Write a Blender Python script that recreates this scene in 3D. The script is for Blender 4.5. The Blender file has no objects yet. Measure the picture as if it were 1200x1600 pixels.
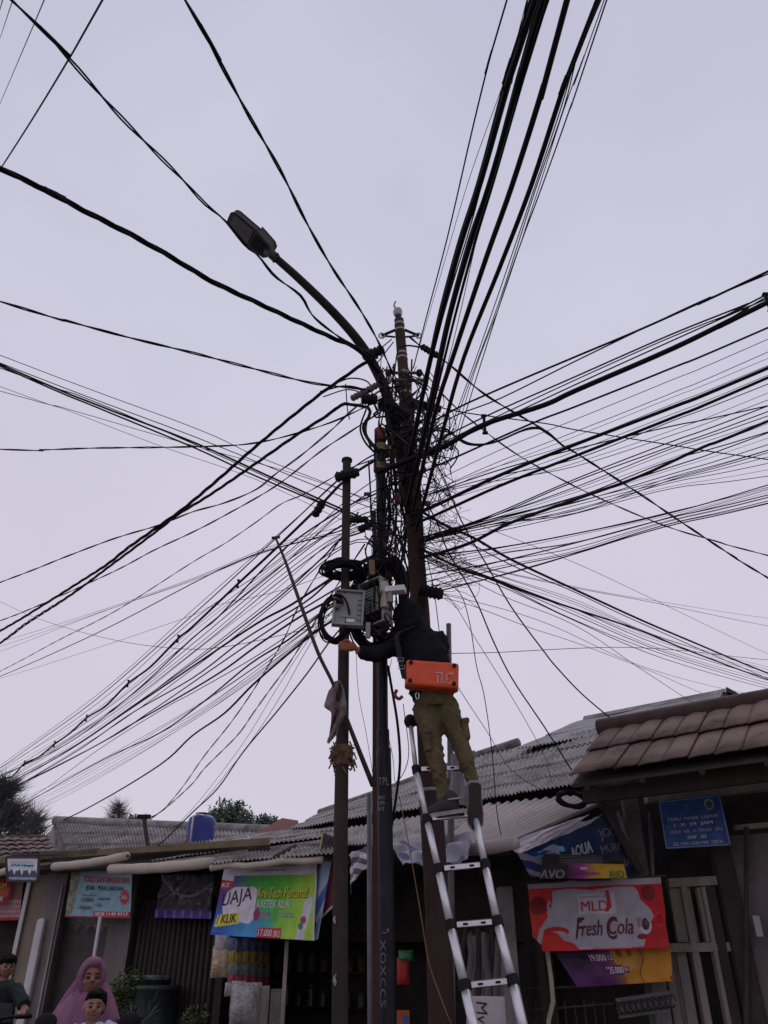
import bpy, bmesh, math, random
from mathutils import Vector, Matrix, noise
R = math.radians
random.seed(7)
scene = bpy.context.scene
COL = scene.collection

# ------------------------------------------------------------------ camera
PITCH = R(31.0); CAMZ = 1.5; F = 1202.0
cam = bpy.data.cameras.new('camera'); cam_o = bpy.data.objects.new('camera', cam); COL.objects.link(cam_o)
cam.sensor_fit = 'VERTICAL'; cam.sensor_height = 36; cam.lens = 36 * F / 1600
cam_o.location = (0, 0, CAMZ); cam_o.rotation_euler = (R(90) + PITCH, 0, 0)
cam.clip_start = 0.05; cam.clip_end = 2000
scene.camera = cam_o
scene.render.resolution_x = 768; scene.render.resolution_y = 1024

# ------------------------------------------------------------------ sky and light
world = bpy.data.worlds.new('World'); scene.world = world; world.use_nodes = True
nt = world.node_tree; nt.nodes.clear()
out = nt.nodes.new('ShaderNodeOutputWorld'); bg = nt.nodes.new('ShaderNodeBackground')
sky = nt.nodes.new('ShaderNodeTexSky'); sky.sky_type = 'NISHITA'; sky.sun_disc = False
sky.sun_elevation = R(52); sky.sun_rotation = R(-25)
tc = nt.nodes.new('ShaderNodeTexCoord')
nz = nt.nodes.new('ShaderNodeTexNoise'); nz.inputs['Scale'].default_value = 1.6; nz.inputs['Detail'].default_value = 4; nz.inputs['Roughness'].default_value = .45
cr = nt.nodes.new('ShaderNodeValToRGB')
cr.color_ramp.elements[0].position = .3; cr.color_ramp.elements[0].color = (.525, .520, .662, 1)
cr.color_ramp.elements[1].position = .7; cr.color_ramp.elements[1].color = (.665, .643, .782, 1)
sep = nt.nodes.new('ShaderNodeSeparateXYZ')
hz = nt.nodes.new('ShaderNodeMapRange'); hz.inputs[1].default_value = .05; hz.inputs[2].default_value = .75; hz.inputs[3].default_value = 1; hz.inputs[4].default_value = 0
low = nt.nodes.new('ShaderNodeMix'); low.data_type = 'RGBA'; low.inputs[7].default_value = (.680, .620, .700, 1)
sc_ = nt.nodes.new('ShaderNodeVectorMath'); sc_.operation = 'SCALE'; sc_.inputs['Scale'].default_value = 10
mx = nt.nodes.new('ShaderNodeMix'); mx.data_type = 'RGBA'; mx.inputs[0].default_value = .97
L = nt.links.new
L(tc.outputs['Generated'], nz.inputs['Vector']); L(nz.outputs[0], cr.inputs[0])
L(tc.outputs['Generated'], sep.inputs[0]); L(sep.outputs[2], hz.inputs[0])
hm = nt.nodes.new('ShaderNodeMath'); hm.operation = 'MULTIPLY'; hm.inputs[1].default_value = .75; L(hz.outputs[0], hm.inputs[0])
L(hm.outputs[0], low.inputs[0]); L(cr.outputs[0], low.inputs[6])
L(low.outputs[2], sc_.inputs[0]); L(sky.outputs[0], mx.inputs[6]); L(sc_.outputs[0], mx.inputs[7])
L(mx.outputs[2], bg.inputs[0]); bg.inputs[1].default_value = .1; L(bg.outputs[0], out.inputs[0])

sun = bpy.data.lights.new('sun', 'SUN'); sun.energy = .5; sun.angle = R(25); sun.color = (1, .96, .92)
sun_o = bpy.data.objects.new('sun', sun); COL.objects.link(sun_o)
sun_o.rotation_euler = (R(38), 0, R(155))
scene.view_settings.view_transform = 'Standard'; scene.view_settings.look = 'None'
scene.view_settings.exposure = 0; scene.view_settings.gamma = 1

# ------------------------------------------------------------------ projection helpers (a viewed direction meets a real distance)
CP, SP = math.cos(PITCH), math.sin(PITCH)
def ray(px, py):
    x = (px - 600) / F; y = (800 - py) / F
    return Vector((x, CP - SP * y, SP + CP * y))
def at(px, py, Y):
    d = ray(px, py); return Vector((0, 0, CAMZ)) + d * (Y / d.y)
def axial(px, py, Y): return Y / ray(px, py).y
def at_z(px, py, z):
    d = ray(px, py); return Vector((0, 0, CAMZ)) + d * ((z - CAMZ) / d.z)
FS = .66
def on(px, py, off=0.0):                      # the line of shop fronts: Y = 8.6 - .66 X - off
    d = ray(px, py); t = (8.6 - off) / (d.y + FS * d.x); return Vector((0, 0, CAMZ)) + d * t
FN = Vector((-FS, -1, 0)).normalized(); FD = Vector((1, -FS, 0)).normalized()

# ------------------------------------------------------------------ materials
def mat(name, col, rough=.8, metal=0, var=.25, scale=6, bump=.15, bscale=None, col2=None, thr=(.45, .6), spec=.4, stretch=None, cscale=None):
    m = bpy.data.materials.new(name); m.use_nodes = True; t = m.node_tree; b = t.nodes['Principled BSDF']
    b.inputs['Roughness'].default_value = rough; b.inputs['Metallic'].default_value = metal
    b.inputs['Specular IOR Level'].default_value = spec
    c = t.nodes.new('ShaderNodeTexCoord'); mp = t.nodes.new('ShaderNodeMapping')
    if stretch: mp.inputs['Scale'].default_value = stretch
    t.links.new(c.outputs['Object'], mp.inputs[0])
    n = t.nodes.new('ShaderNodeTexNoise'); n.inputs['Scale'].default_value = scale; n.inputs['Detail'].default_value = 6; n.inputs['Roughness'].default_value = .65
    t.links.new(mp.outputs[0], n.inputs['Vector'])
    r = t.nodes.new('ShaderNodeValToRGB')
    r.color_ramp.elements[0].position = .3; r.color_ramp.elements[1].position = .72
    r.color_ramp.elements[0].color = tuple(x * (1 - var) for x in col) + (1,)
    r.color_ramp.elements[1].color = tuple(min(1, x * (1 + var)) for x in col) + (1,)
    t.links.new(n.outputs[0], r.inputs[0]); last = r.outputs[0]
    if col2:
        n2 = t.nodes.new('ShaderNodeTexNoise'); n2.inputs['Scale'].default_value = cscale or scale * .5; n2.inputs['Detail'].default_value = 8; n2.inputs['Roughness'].default_value = .7
        t.links.new(mp.outputs[0], n2.inputs['Vector'])
        r2 = t.nodes.new('ShaderNodeValToRGB'); r2.color_ramp.elements[0].position = thr[0]; r2.color_ramp.elements[1].position = thr[1]
        r2.color_ramp.elements[0].color = (0, 0, 0, 1); r2.color_ramp.elements[1].color = (1, 1, 1, 1)
        t.links.new(n2.outputs[0], r2.inputs[0])
        x = t.nodes.new('ShaderNodeMix'); x.data_type = 'RGBA'; x.inputs[7].default_value = tuple(col2) + (1,)
        t.links.new(r2.outputs[0], x.inputs[0]); t.links.new(last, x.inputs[6]); last = x.outputs[2]
    t.links.new(last, b.inputs['Base Color'])
    if bump:
        n3 = t.nodes.new('ShaderNodeTexNoise'); n3.inputs['Scale'].default_value = bscale or scale * 6; n3.inputs['Detail'].default_value = 5
        t.links.new(c.outputs['Object'], n3.inputs['Vector'])
        bp = t.nodes.new('ShaderNodeBump'); bp.inputs['Strength'].default_value = bump; bp.inputs['Distance'].default_value = .02
        t.links.new(n3.outputs[0], bp.inputs['Height']); t.links.new(bp.outputs[0], b.inputs['Normal'])
    return m
def paintmat(name, rough=.5):
    m = bpy.data.materials.new(name); m.use_nodes = True; t = m.node_tree; b = t.nodes['Principled BSDF']
    a = t.nodes.new('ShaderNodeVertexColor'); a.layer_name = 'print'
    c = t.nodes.new('ShaderNodeTexCoord'); n = t.nodes.new('ShaderNodeTexNoise'); n.inputs['Scale'].default_value = 9; n.inputs['Detail'].default_value = 8
    t.links.new(c.outputs['Object'], n.inputs['Vector'])
    r = t.nodes.new('ShaderNodeValToRGB'); r.color_ramp.elements[0].position = .35; r.color_ramp.elements[0].color = (.80, .78, .76, 1)
    r.color_ramp.elements[1].position = .62; r.color_ramp.elements[1].color = (1, 1, 1, 1); t.links.new(n.outputs[0], r.inputs[0])
    x = t.nodes.new('ShaderNodeMix'); x.data_type = 'RGBA'; x.blend_type = 'MULTIPLY'; x.inputs[0].default_value = 1
    t.links.new(a.outputs[0], x.inputs[6]); t.links.new(r.outputs[0], x.inputs[7]); t.links.new(x.outputs[2], b.inputs['Base Color'])
    b.inputs['Roughness'].default_value = rough; b.inputs['Specular IOR Level'].default_value = .35
    return m
M = dict(
 cable=mat('cable', (.009, .008, .010), .7, bump=0, var=.3, spec=.15),
 cable2=mat('cable_brownish', (.016, .009, .011), .7, bump=0, var=.3, spec=.15),
 cable3=mat('cable_grey', (.028, .026, .03), .7, bump=0, var=.3, spec=.2),
 rust=mat('rusty_pole', (.046, .029, .026), .85, spec=.15, scale=4, var=.4, col2=(.085, .038, .026), thr=(.5, .66), stretch=(1, 1, .35), bump=.35, bscale=40),
 rust2=mat('rusty_red_pole', (.07, .028, .022), .8, scale=5, var=.4, col2=(.05, .032, .03), thr=(.5, .62), stretch=(1, 1, .3), bump=.35, bscale=40),
 rust3=mat('rusty_brown_pole', (.042, .031, .028), .85, spec=.15, scale=5, var=.4, col2=(.085, .032, .018), thr=(.56, .66), stretch=(1, 1, .4), bump=.4, bscale=40),
 black=mat('black_paint', (.013, .014, .019), .55, spec=.25, scale=8, var=.4, col2=(.06, .06, .07), thr=(.6, .75), bump=.1),
 greyp=mat('grey_pipe', (.12, .115, .12), .6, metal=.2, scale=9, var=.3, col2=(.09, .06, .05), thr=(.58, .7)),
 armm=mat('lamp_arm', (.024, .018, .018), .8, spec=.15),
 dadom=mat('dark_dado', (.085, .07, .066), .95, scale=6, var=.3, bump=.5),
 glassd=mat('dim_glass', (.05, .06, .055), .3, bump=0),
 tape=mat('pale_band', (.30, .27, .255), .6, scale=30, var=.2),
 yband=mat('yellowed_band', (.16, .115, .055), .6, scale=30, var=.3),
 redcap=mat('red_cap', (.20, .035, .03), .7, scale=20, var=.3, col2=(.09, .04, .03)),
 rubber=mat('dark_plastic', (.011, .011, .012), .7, scale=20, spec=.2),
 lampm=mat('lamp_housing', (.060, .054, .052), .7, metal=.0, scale=10, col2=(.05, .045, .045)),
 alu=mat('aluminium', (.68, .67, .70), .38, metal=.55, scale=9, var=.12, bump=.03),
 boxg=mat('cabinet_grey', (.23, .24, .235), .55, scale=9, var=.12, col2=(.16, .16, .15), thr=(.55, .75)),
 boxd=mat('cabinet_dark', (.10, .105, .105), .6, scale=9),
 cream=mat('cream_plastic', (.40, .35, .26), .6, scale=12),
 white=mat('white_plastic', (.62, .60, .62), .5, scale=12, var=.1),
 porcelain=mat('porcelain', (.32, .31, .32), .3, scale=20, var=.1, bump=0),
 bamboo=mat('bamboo', (.045, .035, .03), .7, scale=8, stretch=(1, 1, .3)),
 orange=mat('orange_case', (.66, .075, .016), .36, scale=7, var=.12, col2=(.40, .05, .02), thr=(.6, .75), bump=.05),
 hoodie=mat('black_hoodie', (.011, .011, .014), .95, scale=10, var=.3, bump=.5, bscale=60, spec=.1),
 olive=mat('olive_trousers', (.098, .077, .043), .95, scale=5, var=.3, bump=.5, bscale=90, col2=(.155, .118, .064), thr=(.42, .66), spec=.1),
 shoe=mat('shoe_dark', (.03, .03, .033), .8, scale=20),
 sole=mat('shoe_sole', (.30, .28, .27), .8, scale=20),
 soled=mat('shoe_tread', (.045, .038, .036), .85, scale=30, bump=.5),
 glove=mat('skin_reddish', (.26, .075, .04), .7, scale=14, var=.25, bump=.2),
 skin=mat('skin', (.245, .115, .08), .55, scale=10, var=.1, bump=.05),
 skin2=mat('skin_child', (.29, .14, .095), .55, scale=10, var=.1, bump=.05),
 hair=mat('hair', (.006, .005, .005), .75, spec=.1, scale=40, var=.4, bump=.8, bscale=120),
 eye=mat('eye', (.012, .01, .01), .3, bump=0),
 lips=mat('lips', (.20, .06, .055), .6, bump=0),
 mauve=mat('mauve_veil', (.215, .098, .158), .85, scale=4, var=.15, bump=.2, bscale=50, spec=.2),
 pale=mat('pale_blue_shirt', (.46, .50, .66), .85, scale=8, var=.08, bump=.2),
 darkshirt=mat('dark_green_shirt', (.010, .016, .018), .9, scale=8),
 greyprint=mat('grey_print', (.06, .06, .072), .9, scale=12),
 scoot=mat('scooter_dark', (.02, .02, .024), .35, scale=6, bump=.02),
 chrome=mat('chrome', (.5, .5, .52), .25, metal=.9, bump=0),
 asb=mat('asbestos_sheet', (.30, .275, .27), .95, scale=2.2, var=.35, col2=(.10, .088, .085), thr=(.48, .72), bump=.5, bscale=30, cscale=3.5),
 asb2=mat('asbestos_dirty', (.27, .24, .235), .95, scale=3, var=.4, col2=(.075, .065, .063), thr=(.44, .66), bump=.6, bscale=30, cscale=5),
 asbl=mat('zinc_pale_sheet', (.33, .33, .345), .75, scale=1.6, var=.2, col2=(.21, .195, .19), thr=(.5, .62), bump=.2),
 beige=mat('beige_sheet', (.40, .345, .325), .85, scale=2.5, var=.25, col2=(.24, .20, .185), thr=(.5, .75), bump=.2, stretch=(1, 1, 1)),
 tile=mat('clay_tile', (.21, .145, .125), .92, scale=4, var=.4, col2=(.075, .055, .05), thr=(.46, .64), bump=.8, bscale=35),
 tile2=mat('old_clay_tile', (.22, .155, .135), .95, scale=5, var=.4, col2=(.11, .08, .07), thr=(.45, .65), bump=.5),
 ridge=mat('ridge_cap', (.07, .042, .038), .85, scale=8, var=.3, bump=.4),
 redroof=mat('red_roof', (.12, .026, .022), .8, scale=4),
 timber=mat('old_timber', (.31, .265, .24), .9, scale=5, var=.35, stretch=(1, 1, .2), bump=.6, bscale=30),
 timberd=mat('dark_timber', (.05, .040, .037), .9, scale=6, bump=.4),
 timbery=mat('yellowish_timber', (.17, .13, .075), .85, scale=6, var=.3),
 plaster=mat('grey_plaster', (.22, .19, .185), .95, scale=4, var=.4, col2=(.085, .07, .066), thr=(.42, .66), bump=.5),
 plasterb=mat('beige_plaster', (.22, .175, .135), .9, scale=3, var=.15, col2=(.17, .13, .10), thr=(.55, .75), bump=.2),
 plasterw=mat('white_plaster', (.55, .52, .53), .9, scale=4, var=.12, col2=(.30, .27, .26), thr=(.6, .75), bump=.2),
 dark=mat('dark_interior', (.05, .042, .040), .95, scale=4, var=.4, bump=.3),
 concrete=mat('concrete', (.21, .195, .185), .95, scale=7, var=.3, col2=(.07, .065, .06), thr=(.5, .68), bump=.6),
 tube=mat('rolled_blind', (.46, .40, .33), .7, scale=5, var=.15, col2=(.30, .25, .20), thr=(.55, .8)),
 tank=mat('blue_tank', (.022, .040, .22), .45, scale=6, var=.15, bump=.03),
 tarpg=mat('grey_tarp', (.25, .25, .29), .6, scale=4, var=.3, col2=(.09, .12, .24), thr=(.5, .56), bump=.2),
 maroon=mat('maroon_cloth', (.20, .045, .055), .7, scale=4),
 rag=mat('rag', (.17, .13, .127), .95, scale=8, var=.3, bump=.5),
 fibre=mat('dry_fibre', (.16, .10, .06), 1, scale=20, var=.4, bump=.8),
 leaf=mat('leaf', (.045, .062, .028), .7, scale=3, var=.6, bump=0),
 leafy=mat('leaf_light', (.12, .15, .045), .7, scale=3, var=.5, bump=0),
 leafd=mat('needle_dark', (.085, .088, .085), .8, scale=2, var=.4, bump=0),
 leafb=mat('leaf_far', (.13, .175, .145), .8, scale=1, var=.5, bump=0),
 bark=mat('bark', (.09, .07, .055), .95, scale=10),
 asphalt=mat('worn_concrete_road', (.19, .18, .17), .95, scale=12, var=.3, bump=.4),
 earth=mat('earth', (.20, .17, .14), .95, scale=2, var=.3, bump=.4),
 paving=mat('paving', (.20, .185, .17), .95, scale=5, var=.3, bump=.4),
 tw=mat('ink_white', (.72, .70, .72), .6, var=.05, bump=0), tk=mat('ink_black', (.035, .022, .03), .6, bump=0),
 ty=mat('ink_yellow', (.70, .60, .04), .6, var=.05, bump=0), tr=mat('ink_red', (.42, .025, .03), .6, var=.1, bump=0),
 tg=mat('ink_grey', (.20, .19, .20), .6, bump=0), tdg=mat('ink_green', (.06, .16, .03), .6, bump=0), tm=mat('ink_maroon', (.10, .012, .025), .6, bump=0),
 tp=mat('ink_pale', (.50, .52, .60), .6, bump=0), tpu=mat('ink_purple', (.22, .04, .20), .6, bump=0),
 pyel=mat('yellow_packet', (.30, .24, .03), .4, scale=20), pblu=mat('blue_packet', (.08, .10, .24), .4, scale=20, col2=(.26, .26, .34)),
 pgrn=mat('grey_green_packet', (.12, .16, .155), .4, scale=20, col2=(.36, .36, .36)), pred=mat('pink_packet', (.30, .03, .07), .35, scale=20),
 bag=mat('milky_plastic_bag', (.34, .31, .31), .25, scale=16, var=.4, bump=1, bscale=30, spec=.8), bagy=mat('bag_with_crackers', (.42, .31, .19), .3, scale=14, var=.4, bump=1, bscale=30, spec=.8),
 drum=mat('plastic_drum', (.028, .032, .04), .45, scale=6), orangec=mat('orange_plastic', (.5, .10, .03), .5), greenc=mat('green_plastic', (.06, .2, .1), .5), bluec=mat('blue_plastic', (.05, .12, .35), .5),
 string=mat('orange_string', (.17, .085, .035), .8, bump=0),
)
M['paint'] = paintmat('printed_vinyl'); M['metalsign'] = paintmat('painted_metal', .45)

# ------------------------------------------------------------------ object helpers
def tag(o, label=None, cat=None, group=None, kind=None):
    if label: o['label'] = label
    if cat: o['category'] = cat
    if group: o['group'] = group
    if kind: o['kind'] = kind
    return o
def empty(name, loc, label, cat, group=None, kind=None):
    o = bpy.data.objects.new(name, None); COL.objects.link(o); o.location = loc; o.empty_display_size = .1
    return tag(o, label, cat, group, kind)
class MB:
    def __init__(s): s.v = []; s.f = []; s.m = []; s.mats = []
    def mi(s, m):
        m = M[m] if isinstance(m, str) else m
        if m not in s.mats: s.mats.append(m)
        return s.mats.index(m)
    def add(s, vs, fs, m):
        b = len(s.v); k = s.mi(m); s.v += [Vector(v) for v in vs]; s.f += [tuple(b + i for i in f) for f in fs]; s.m += [k] * len(fs)
    def hexa(s, p, m):   # 8 points: 0-3 one face, 4-7 the opposite
        s.add(p, [(0, 3, 2, 1), (4, 5, 6, 7), (0, 1, 5, 4), (1, 2, 6, 5), (2, 3, 7, 6), (3, 0, 4, 7)], m)
    def box(s, c, size, m, rot=None):
        c = Vector(c); h = Vector(size) / 2; q = []
        for dz in (-1, 1):
            for dx, dy in ((-1, -1), (1, -1), (1, 1), (-1, 1)):
                w = Vector((dx * h.x, dy * h.y, dz * h.z))
                if rot is not None: w = rot @ w
                q.append(c + w)
        s.hexa(q, m)
    def quadslab(s, a, b, c, d, th, m):  # slab whose front is a,b,c,d; th = vector to the back
        s.hexa([a, b, c, d, a + th, b + th, c + th, d + th], m)
    def tube(s, pts, r, m, n=8, cap=True):
        pts = [Vector(p) for p in pts]; k = len(pts)
        rs = r if isinstance(r, (list, tuple)) else [r] * k
        vs = []; up = None
        for i in range(k):
            t = (pts[min(i + 1, k - 1)] - pts[max(i - 1, 0)])
            if t.length < 1e-9: t = Vector((0, 0, 1))
            t.normalize()
            if up is None:
                up = t.orthogonal().normalized()
            else:
                up = up - t * up.dot(t)
                up = up.normalized() if up.length > 1e-6 else t.orthogonal().normalized()
            w = t.cross(up)
            for j in range(n):
                a = 2 * math.pi * j / n; vs.append(pts[i] + (up * math.cos(a) + w * math.sin(a)) * rs[i])
        fs = [(i * n + j, i * n + (j + 1) % n, (i + 1) * n + (j + 1) % n, (i + 1) * n + j) for i in range(k - 1) for j in range(n)]
        if cap: fs += [tuple(range(n - 1, -1, -1)), tuple((k - 1) * n + j for j in range(n))]
        s.add(vs, fs, m)
    def ell(s, c, rad, m, rot=None, nu=14, nv=9):
        c = Vector(c); vs = []; fs = []
        for i in range(1, nv):
            ph = math.pi * i / nv
            for j in range(nu):
                th = 2 * math.pi * j / nu
                w = Vector((rad[0] * math.sin(ph) * math.cos(th), rad[1] * math.sin(ph) * math.sin(th), rad[2] * math.cos(ph)))
                if rot is not None: w = rot @ w
                vs.append(c + w)
        top = Vector((0, 0, rad[2])); bot = -top
        if rot is not None: top = rot @ top; bot = rot @ bot
        a = len(vs); vs += [c + top, c + bot]
        for i in range(nv - 2):
            for j in range(nu): fs.append((i * nu + j, (i + 1) * nu + j, (i + 1) * nu + (j + 1) % nu, i * nu + (j + 1) % nu))
        for j in range(nu): fs.append((a, j, (j + 1) % nu)); fs.append((a + 1, (nv - 2) * nu + (j + 1) % nu, (nv - 2) * nu + j))
        s.add(vs, fs, m)
    def build(s, name, parent=None, smooth=False, bevel=0, solid=0):
        me = bpy.data.meshes.new(name)
        inv = None
        if parent is not None:
            o_ = parent; off = Vector((0, 0, 0))
            while o_ is not None: off += o_.location; o_ = o_.parent
            vs = [v - off for v in s.v]; loc = Vector((0, 0, 0))
        else:
            if s.v:
                mn = Vector((min(v.x for v in s.v), min(v.y for v in s.v), min(v.z for v in s.v))); mxx = Vector((max(v.x for v in s.v), max(v.y for v in s.v), 0))
                loc = Vector(((mn.x + mxx.x) / 2, (mn.y + mxx.y) / 2, mn.z))
            else: loc = Vector((0, 0, 0))
            vs = [v - loc for v in s.v]
        me.from_pydata([tuple(v) for v in vs], [], s.f)
        for m in s.mats: me.materials.append(m)
        me.polygons.foreach_set('material_index', s.m)
        if smooth: me.polygons.foreach_set('use_smooth', [True] * len(s.f))
        me.update()
        o = bpy.data.objects.new(name, me); COL.objects.link(o); o.location = loc
        if parent is not None: o.parent = parent
        if bevel:
            bv = o.modifiers.new('bevel', 'BEVEL'); bv.width = bevel; bv.segments = 2; bv.limit_method = 'ANGLE'
        if solid:
            sd = o.modifiers.new('thickness', 'SOLIDIFY'); sd.thickness = abs(solid); sd.offset = -1 if solid > 0 else 1
        return o
def catmull(pts, n=6):
    if len(pts) < 3: 
        return [pts[0].lerp(pts[1], i / n) for i in range(n + 1)]
    P = [pts[0] * 2 - pts[1]] + list(pts) + [pts[-1] * 2 - pts[-2]]; o = []
    for i in range(1, len(P) - 2):
        a, b, c, d = P[i - 1:i + 3]
        for k in range(n):
            t = k / n; t2 = t * t; t3 = t2 * t
            o.append(.5 * ((2 * b) + (c - a) * t + (2 * a - 5 * b + 4 * c - d) * t2 + (3 * b - a - 3 * c + d) * t3))
    o.append(P[-2]); return o
def applied(o, smooth=True):
    dg = bpy.context.evaluated_depsgraph_get(); dg.update()
    me = bpy.data.meshes.new_from_object(o.evaluated_get(dg)); o.modifiers.clear(); o.data = me
    if smooth: me.polygons.foreach_set('use_smooth', [True] * len(me.polygons))
    return o
def blob(name, mb, parent, voxel=.012, smooth=4, disp=0, dscale=.08):   # many rounded volumes fused into one skin
    o = mb.build(name, parent)
    r = o.modifiers.new('fuse', 'REMESH'); r.mode = 'VOXEL'; r.voxel_size = voxel
    if smooth: sm = o.modifiers.new('soft', 'SMOOTH'); sm.iterations = smooth; sm.factor = .5
    applied(o)
    if disp:
        for v in o.data.vertices:
            p = v.co
            q = noise.noise(Vector((p.x, p.y, p.z * 1.7 + p.x)) / dscale) + .5 * noise.noise(p / (dscale * .45))
            v.co = p + v.normal * q * disp
        o.data.update()
    return o
def ordinal(n): return ['first', 'second', 'third', 'fourth', 'fifth', 'sixth', 'seventh', 'eighth', 'ninth', 'tenth', 'eleventh', 'twelfth', 'thirteenth', 'fourteenth', 'fifteenth', 'sixteenth', 'seventeenth', 'eighteenth', 'nineteenth', 'twentieth'][n] if n < 20 else str(n + 1) + 'th'

# flexible printed sheet: four corners in the world, ripples, a printed design, lettering laid on it
def hexc(h): 
    c = [int(h[i:i + 2], 16) / 255 for i in (0, 2, 4)]; return tuple(x / 12.92 if x <= .04045 else ((x + .055) / 1.055) ** 2.4 for x in c)
class Sheet:
    def __init__(s, TL, TR, BR, BL, amp=.01, seed=0, freq=3.0):
        s.c = [Vector(p) for p in (TL, TR, BR, BL)]; s.amp = amp; s.seed = seed; s.freq = freq
        s.n = (s.c[1] - s.c[0]).cross(s.c[3] - s.c[0]).normalized()
        if s.n.dot(Vector((0, 0, CAMZ)) - s.c[0]) < 0: s.n = -s.n
        s.extra = None
    def P(s, u, v, off=0.0):
        a = s.c[0].lerp(s.c[1], u); b = s.c[3].lerp(s.c[2], u); p = a.lerp(b, v)
        w = noise.noise(Vector((u * s.freq + v * 1.4 * s.freq * .5, v * s.freq * .5 - u, s.seed))) + .5 * noise.noise(Vector((u * s.freq * 2.3, v * s.freq * 1.2, s.seed + 9)))
        p = p + s.n * (w * s.amp + off)
        if s.extra: p = p + s.extra(u, v)
        return p
    def grid(s, nu, nv, design, name, parent, m='paint', mask=None):
        vs = []; cs = []; fs = []
        for j in range(nv + 1):
            for i in range(nu + 1):
                u, v = i / nu, j / nv; vs.append(s.P(u, v)); cs.append(design(u, v))
        for j in range(nv):
            for i in range(nu):
                if mask and not mask((i + .5) / nu, (j + .5) / nv): continue
                a = j * (nu + 1) + i; fs.append((a, a + nu + 1, a + nu + 2, a + 1))
        mb = MB(); mb.add(vs, fs, m); o = mb.build(name, parent, smooth=True)
        ca = o.data.color_attributes.new('print', 'FLOAT_COLOR', 'POINT')
        ca.data.foreach_set('color', [x for c in cs for x in (min(.85, c[0] * 1.5), min(.85, c[1] * 1.5), min(.85, c[2] * 1.5), 1)])
        n0 = o.data.polygons[0].normal
        sd = o.modifiers.new('thickness', 'SOLIDIFY'); sd.thickness = .003; sd.offset = -1 if n0.dot(s.n) > 0 else 1
        return o
TXT = {}; TXTW = {}
def text2d(t, shear=0, bold=0):
    k = (t, shear)
    if k in TXT: return TXT[k]
    c = bpy.data.curves.new('lettering', 'FONT'); c.body = t; c.shear = shear; c.resolution_u = 3
    o = bpy.data.objects.new('lettering', c); COL.objects.link(o)
    dg = bpy.context.evaluated_depsgraph_get(); dg.update()
    me = bpy.data.meshes.new_from_object(o.evaluated_get(dg))
    b_ = bmesh.new(); b_.from_mesh(me); bmesh.ops.triangulate(b_, faces=b_.faces[:]); b_.to_mesh(me); b_.free()
    vs = [v.co.copy() for v in me.vertices]; fs = [tuple(p.vertices) for p in me.polygons]
    bpy.data.objects.remove(o); bpy.data.meshes.remove(me); bpy.data.curves.remove(c)
    x0 = min(v.x for v in vs); x1 = max(v.x for v in vs); y0 = min(v.y for v in vs); y1 = max(v.y for v in vs)
    vs = [((v.x - x0) / (x1 - x0), (v.y - y0) / (y1 - y0)) for v in vs]
    TXTW[k] = x1 - x0; TXT[k] = (vs, fs); return TXT[k]
class Letters:
    def __init__(s, sheet): s.sh = sheet; s.mb = MB()
    def put(s, t, u0, v0, u1, v1, m='tw', shear=0, bold=.01, off=.004, tilt=0, rot90=False, _sub=False):
        vs, fs = text2d(t, shear, bold)
        big = max(((vs[f[i]][0] - vs[f[i - 1]][0]) * (u1 - u0)) ** 2 + ((vs[f[i]][1] - vs[f[i - 1]][1]) * (v1 - v0)) ** 2 for f in fs for i in range(3)) ** .5
        if s.sh.amp:
            while big > .022:            # fine enough to follow the ripples of the sheet
                vs2 = list(vs); fs2 = []; mid = {}
                def mp(a, b):
                    k = (min(a, b), max(a, b))
                    if k not in mid: mid[k] = len(vs2); vs2.append(((vs[a][0] + vs[b][0]) / 2, (vs[a][1] + vs[b][1]) / 2))
                    return mid[k]
                for a, b, c in fs: ab, bc, ca = mp(a, b), mp(b, c), mp(c, a); fs2 += [(a, ab, ca), (ab, b, bc), (ca, bc, c), (ab, bc, ca)]
                vs, fs = vs2, fs2; big /= 2
        q = []
        for x, y in vs:
            if rot90: X, Yv = 1 - (1 - y), x; u = u0 + (u1 - u0) * y; v = v0 + (v1 - v0) * x
            else: u = u0 + (u1 - u0) * x; v = v1 + (v0 - v1) * y + tilt * x
            q.append(s.sh.P(u, v, off))
        s.mb.add(q, fs, m)
        if bold > .004 and not _sub:          # heavier strokes: the same word laid again a hair to either side
            d = bold * 1.3 / TXTW[(t, shear)] * (u1 - u0)
            for i, k in enumerate((-1, 1)): s.put(t, u0 + k * d, v0, u1 + k * d, v1, m, shear, 0, off + .0004 * (i + 1), tilt, rot90, True)
    def done(s, parent, name='lettering'): return s.mb.build(name, parent)

# corrugated sheet roof between four corners: eave A-B, ridge D-C, ribs run eave to ridge
def corrugated(mb, A, B, C, D, waves, amp, m, laps=3, seed=0, sag=.02):
    A, B, C, D = map(Vector, (A, B, C, D)); nu = waves * 6; nv = laps * 4
    n = (B - A).cross(D - A).normalized()
    if n.z < 0: n = -n
    vs = []; fs = []
    for k in range(laps):
        ofs = len(vs); v0 = k / laps - (.07 if k else 0); v1 = (k + 1) / laps
        for j in range(5):
            f = j / 4; v = v0 + (v1 - v0) * f
            for i in range(nu + 1):
                u = i / nu
                p = A.lerp(B, u).lerp(D.lerp(C, u), v)
                sh = int(u * waves / 6)                      # a sheet is about six waves wide
                jit = noise.noise(Vector((sh * 3.1, k * 7.7, seed))) * .006
                p = p + n * (amp * math.cos(2 * math.pi * waves * u) + .013 * (1 - f) + noise.noise(Vector((u * 5, v * 4, seed))) * sag + jit)
                if j == 0: p = p + (A - D).normalized() * noise.noise(Vector((sh * 5.3, k, seed + 3))) * .05
                vs.append(p)
        for j in range(4):
            for i in range(nu): a = ofs + j * (nu + 1) + i; fs.append((a, a + 1, a + nu + 2, a + nu + 1))
    mb.add(vs, fs, m)
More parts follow.
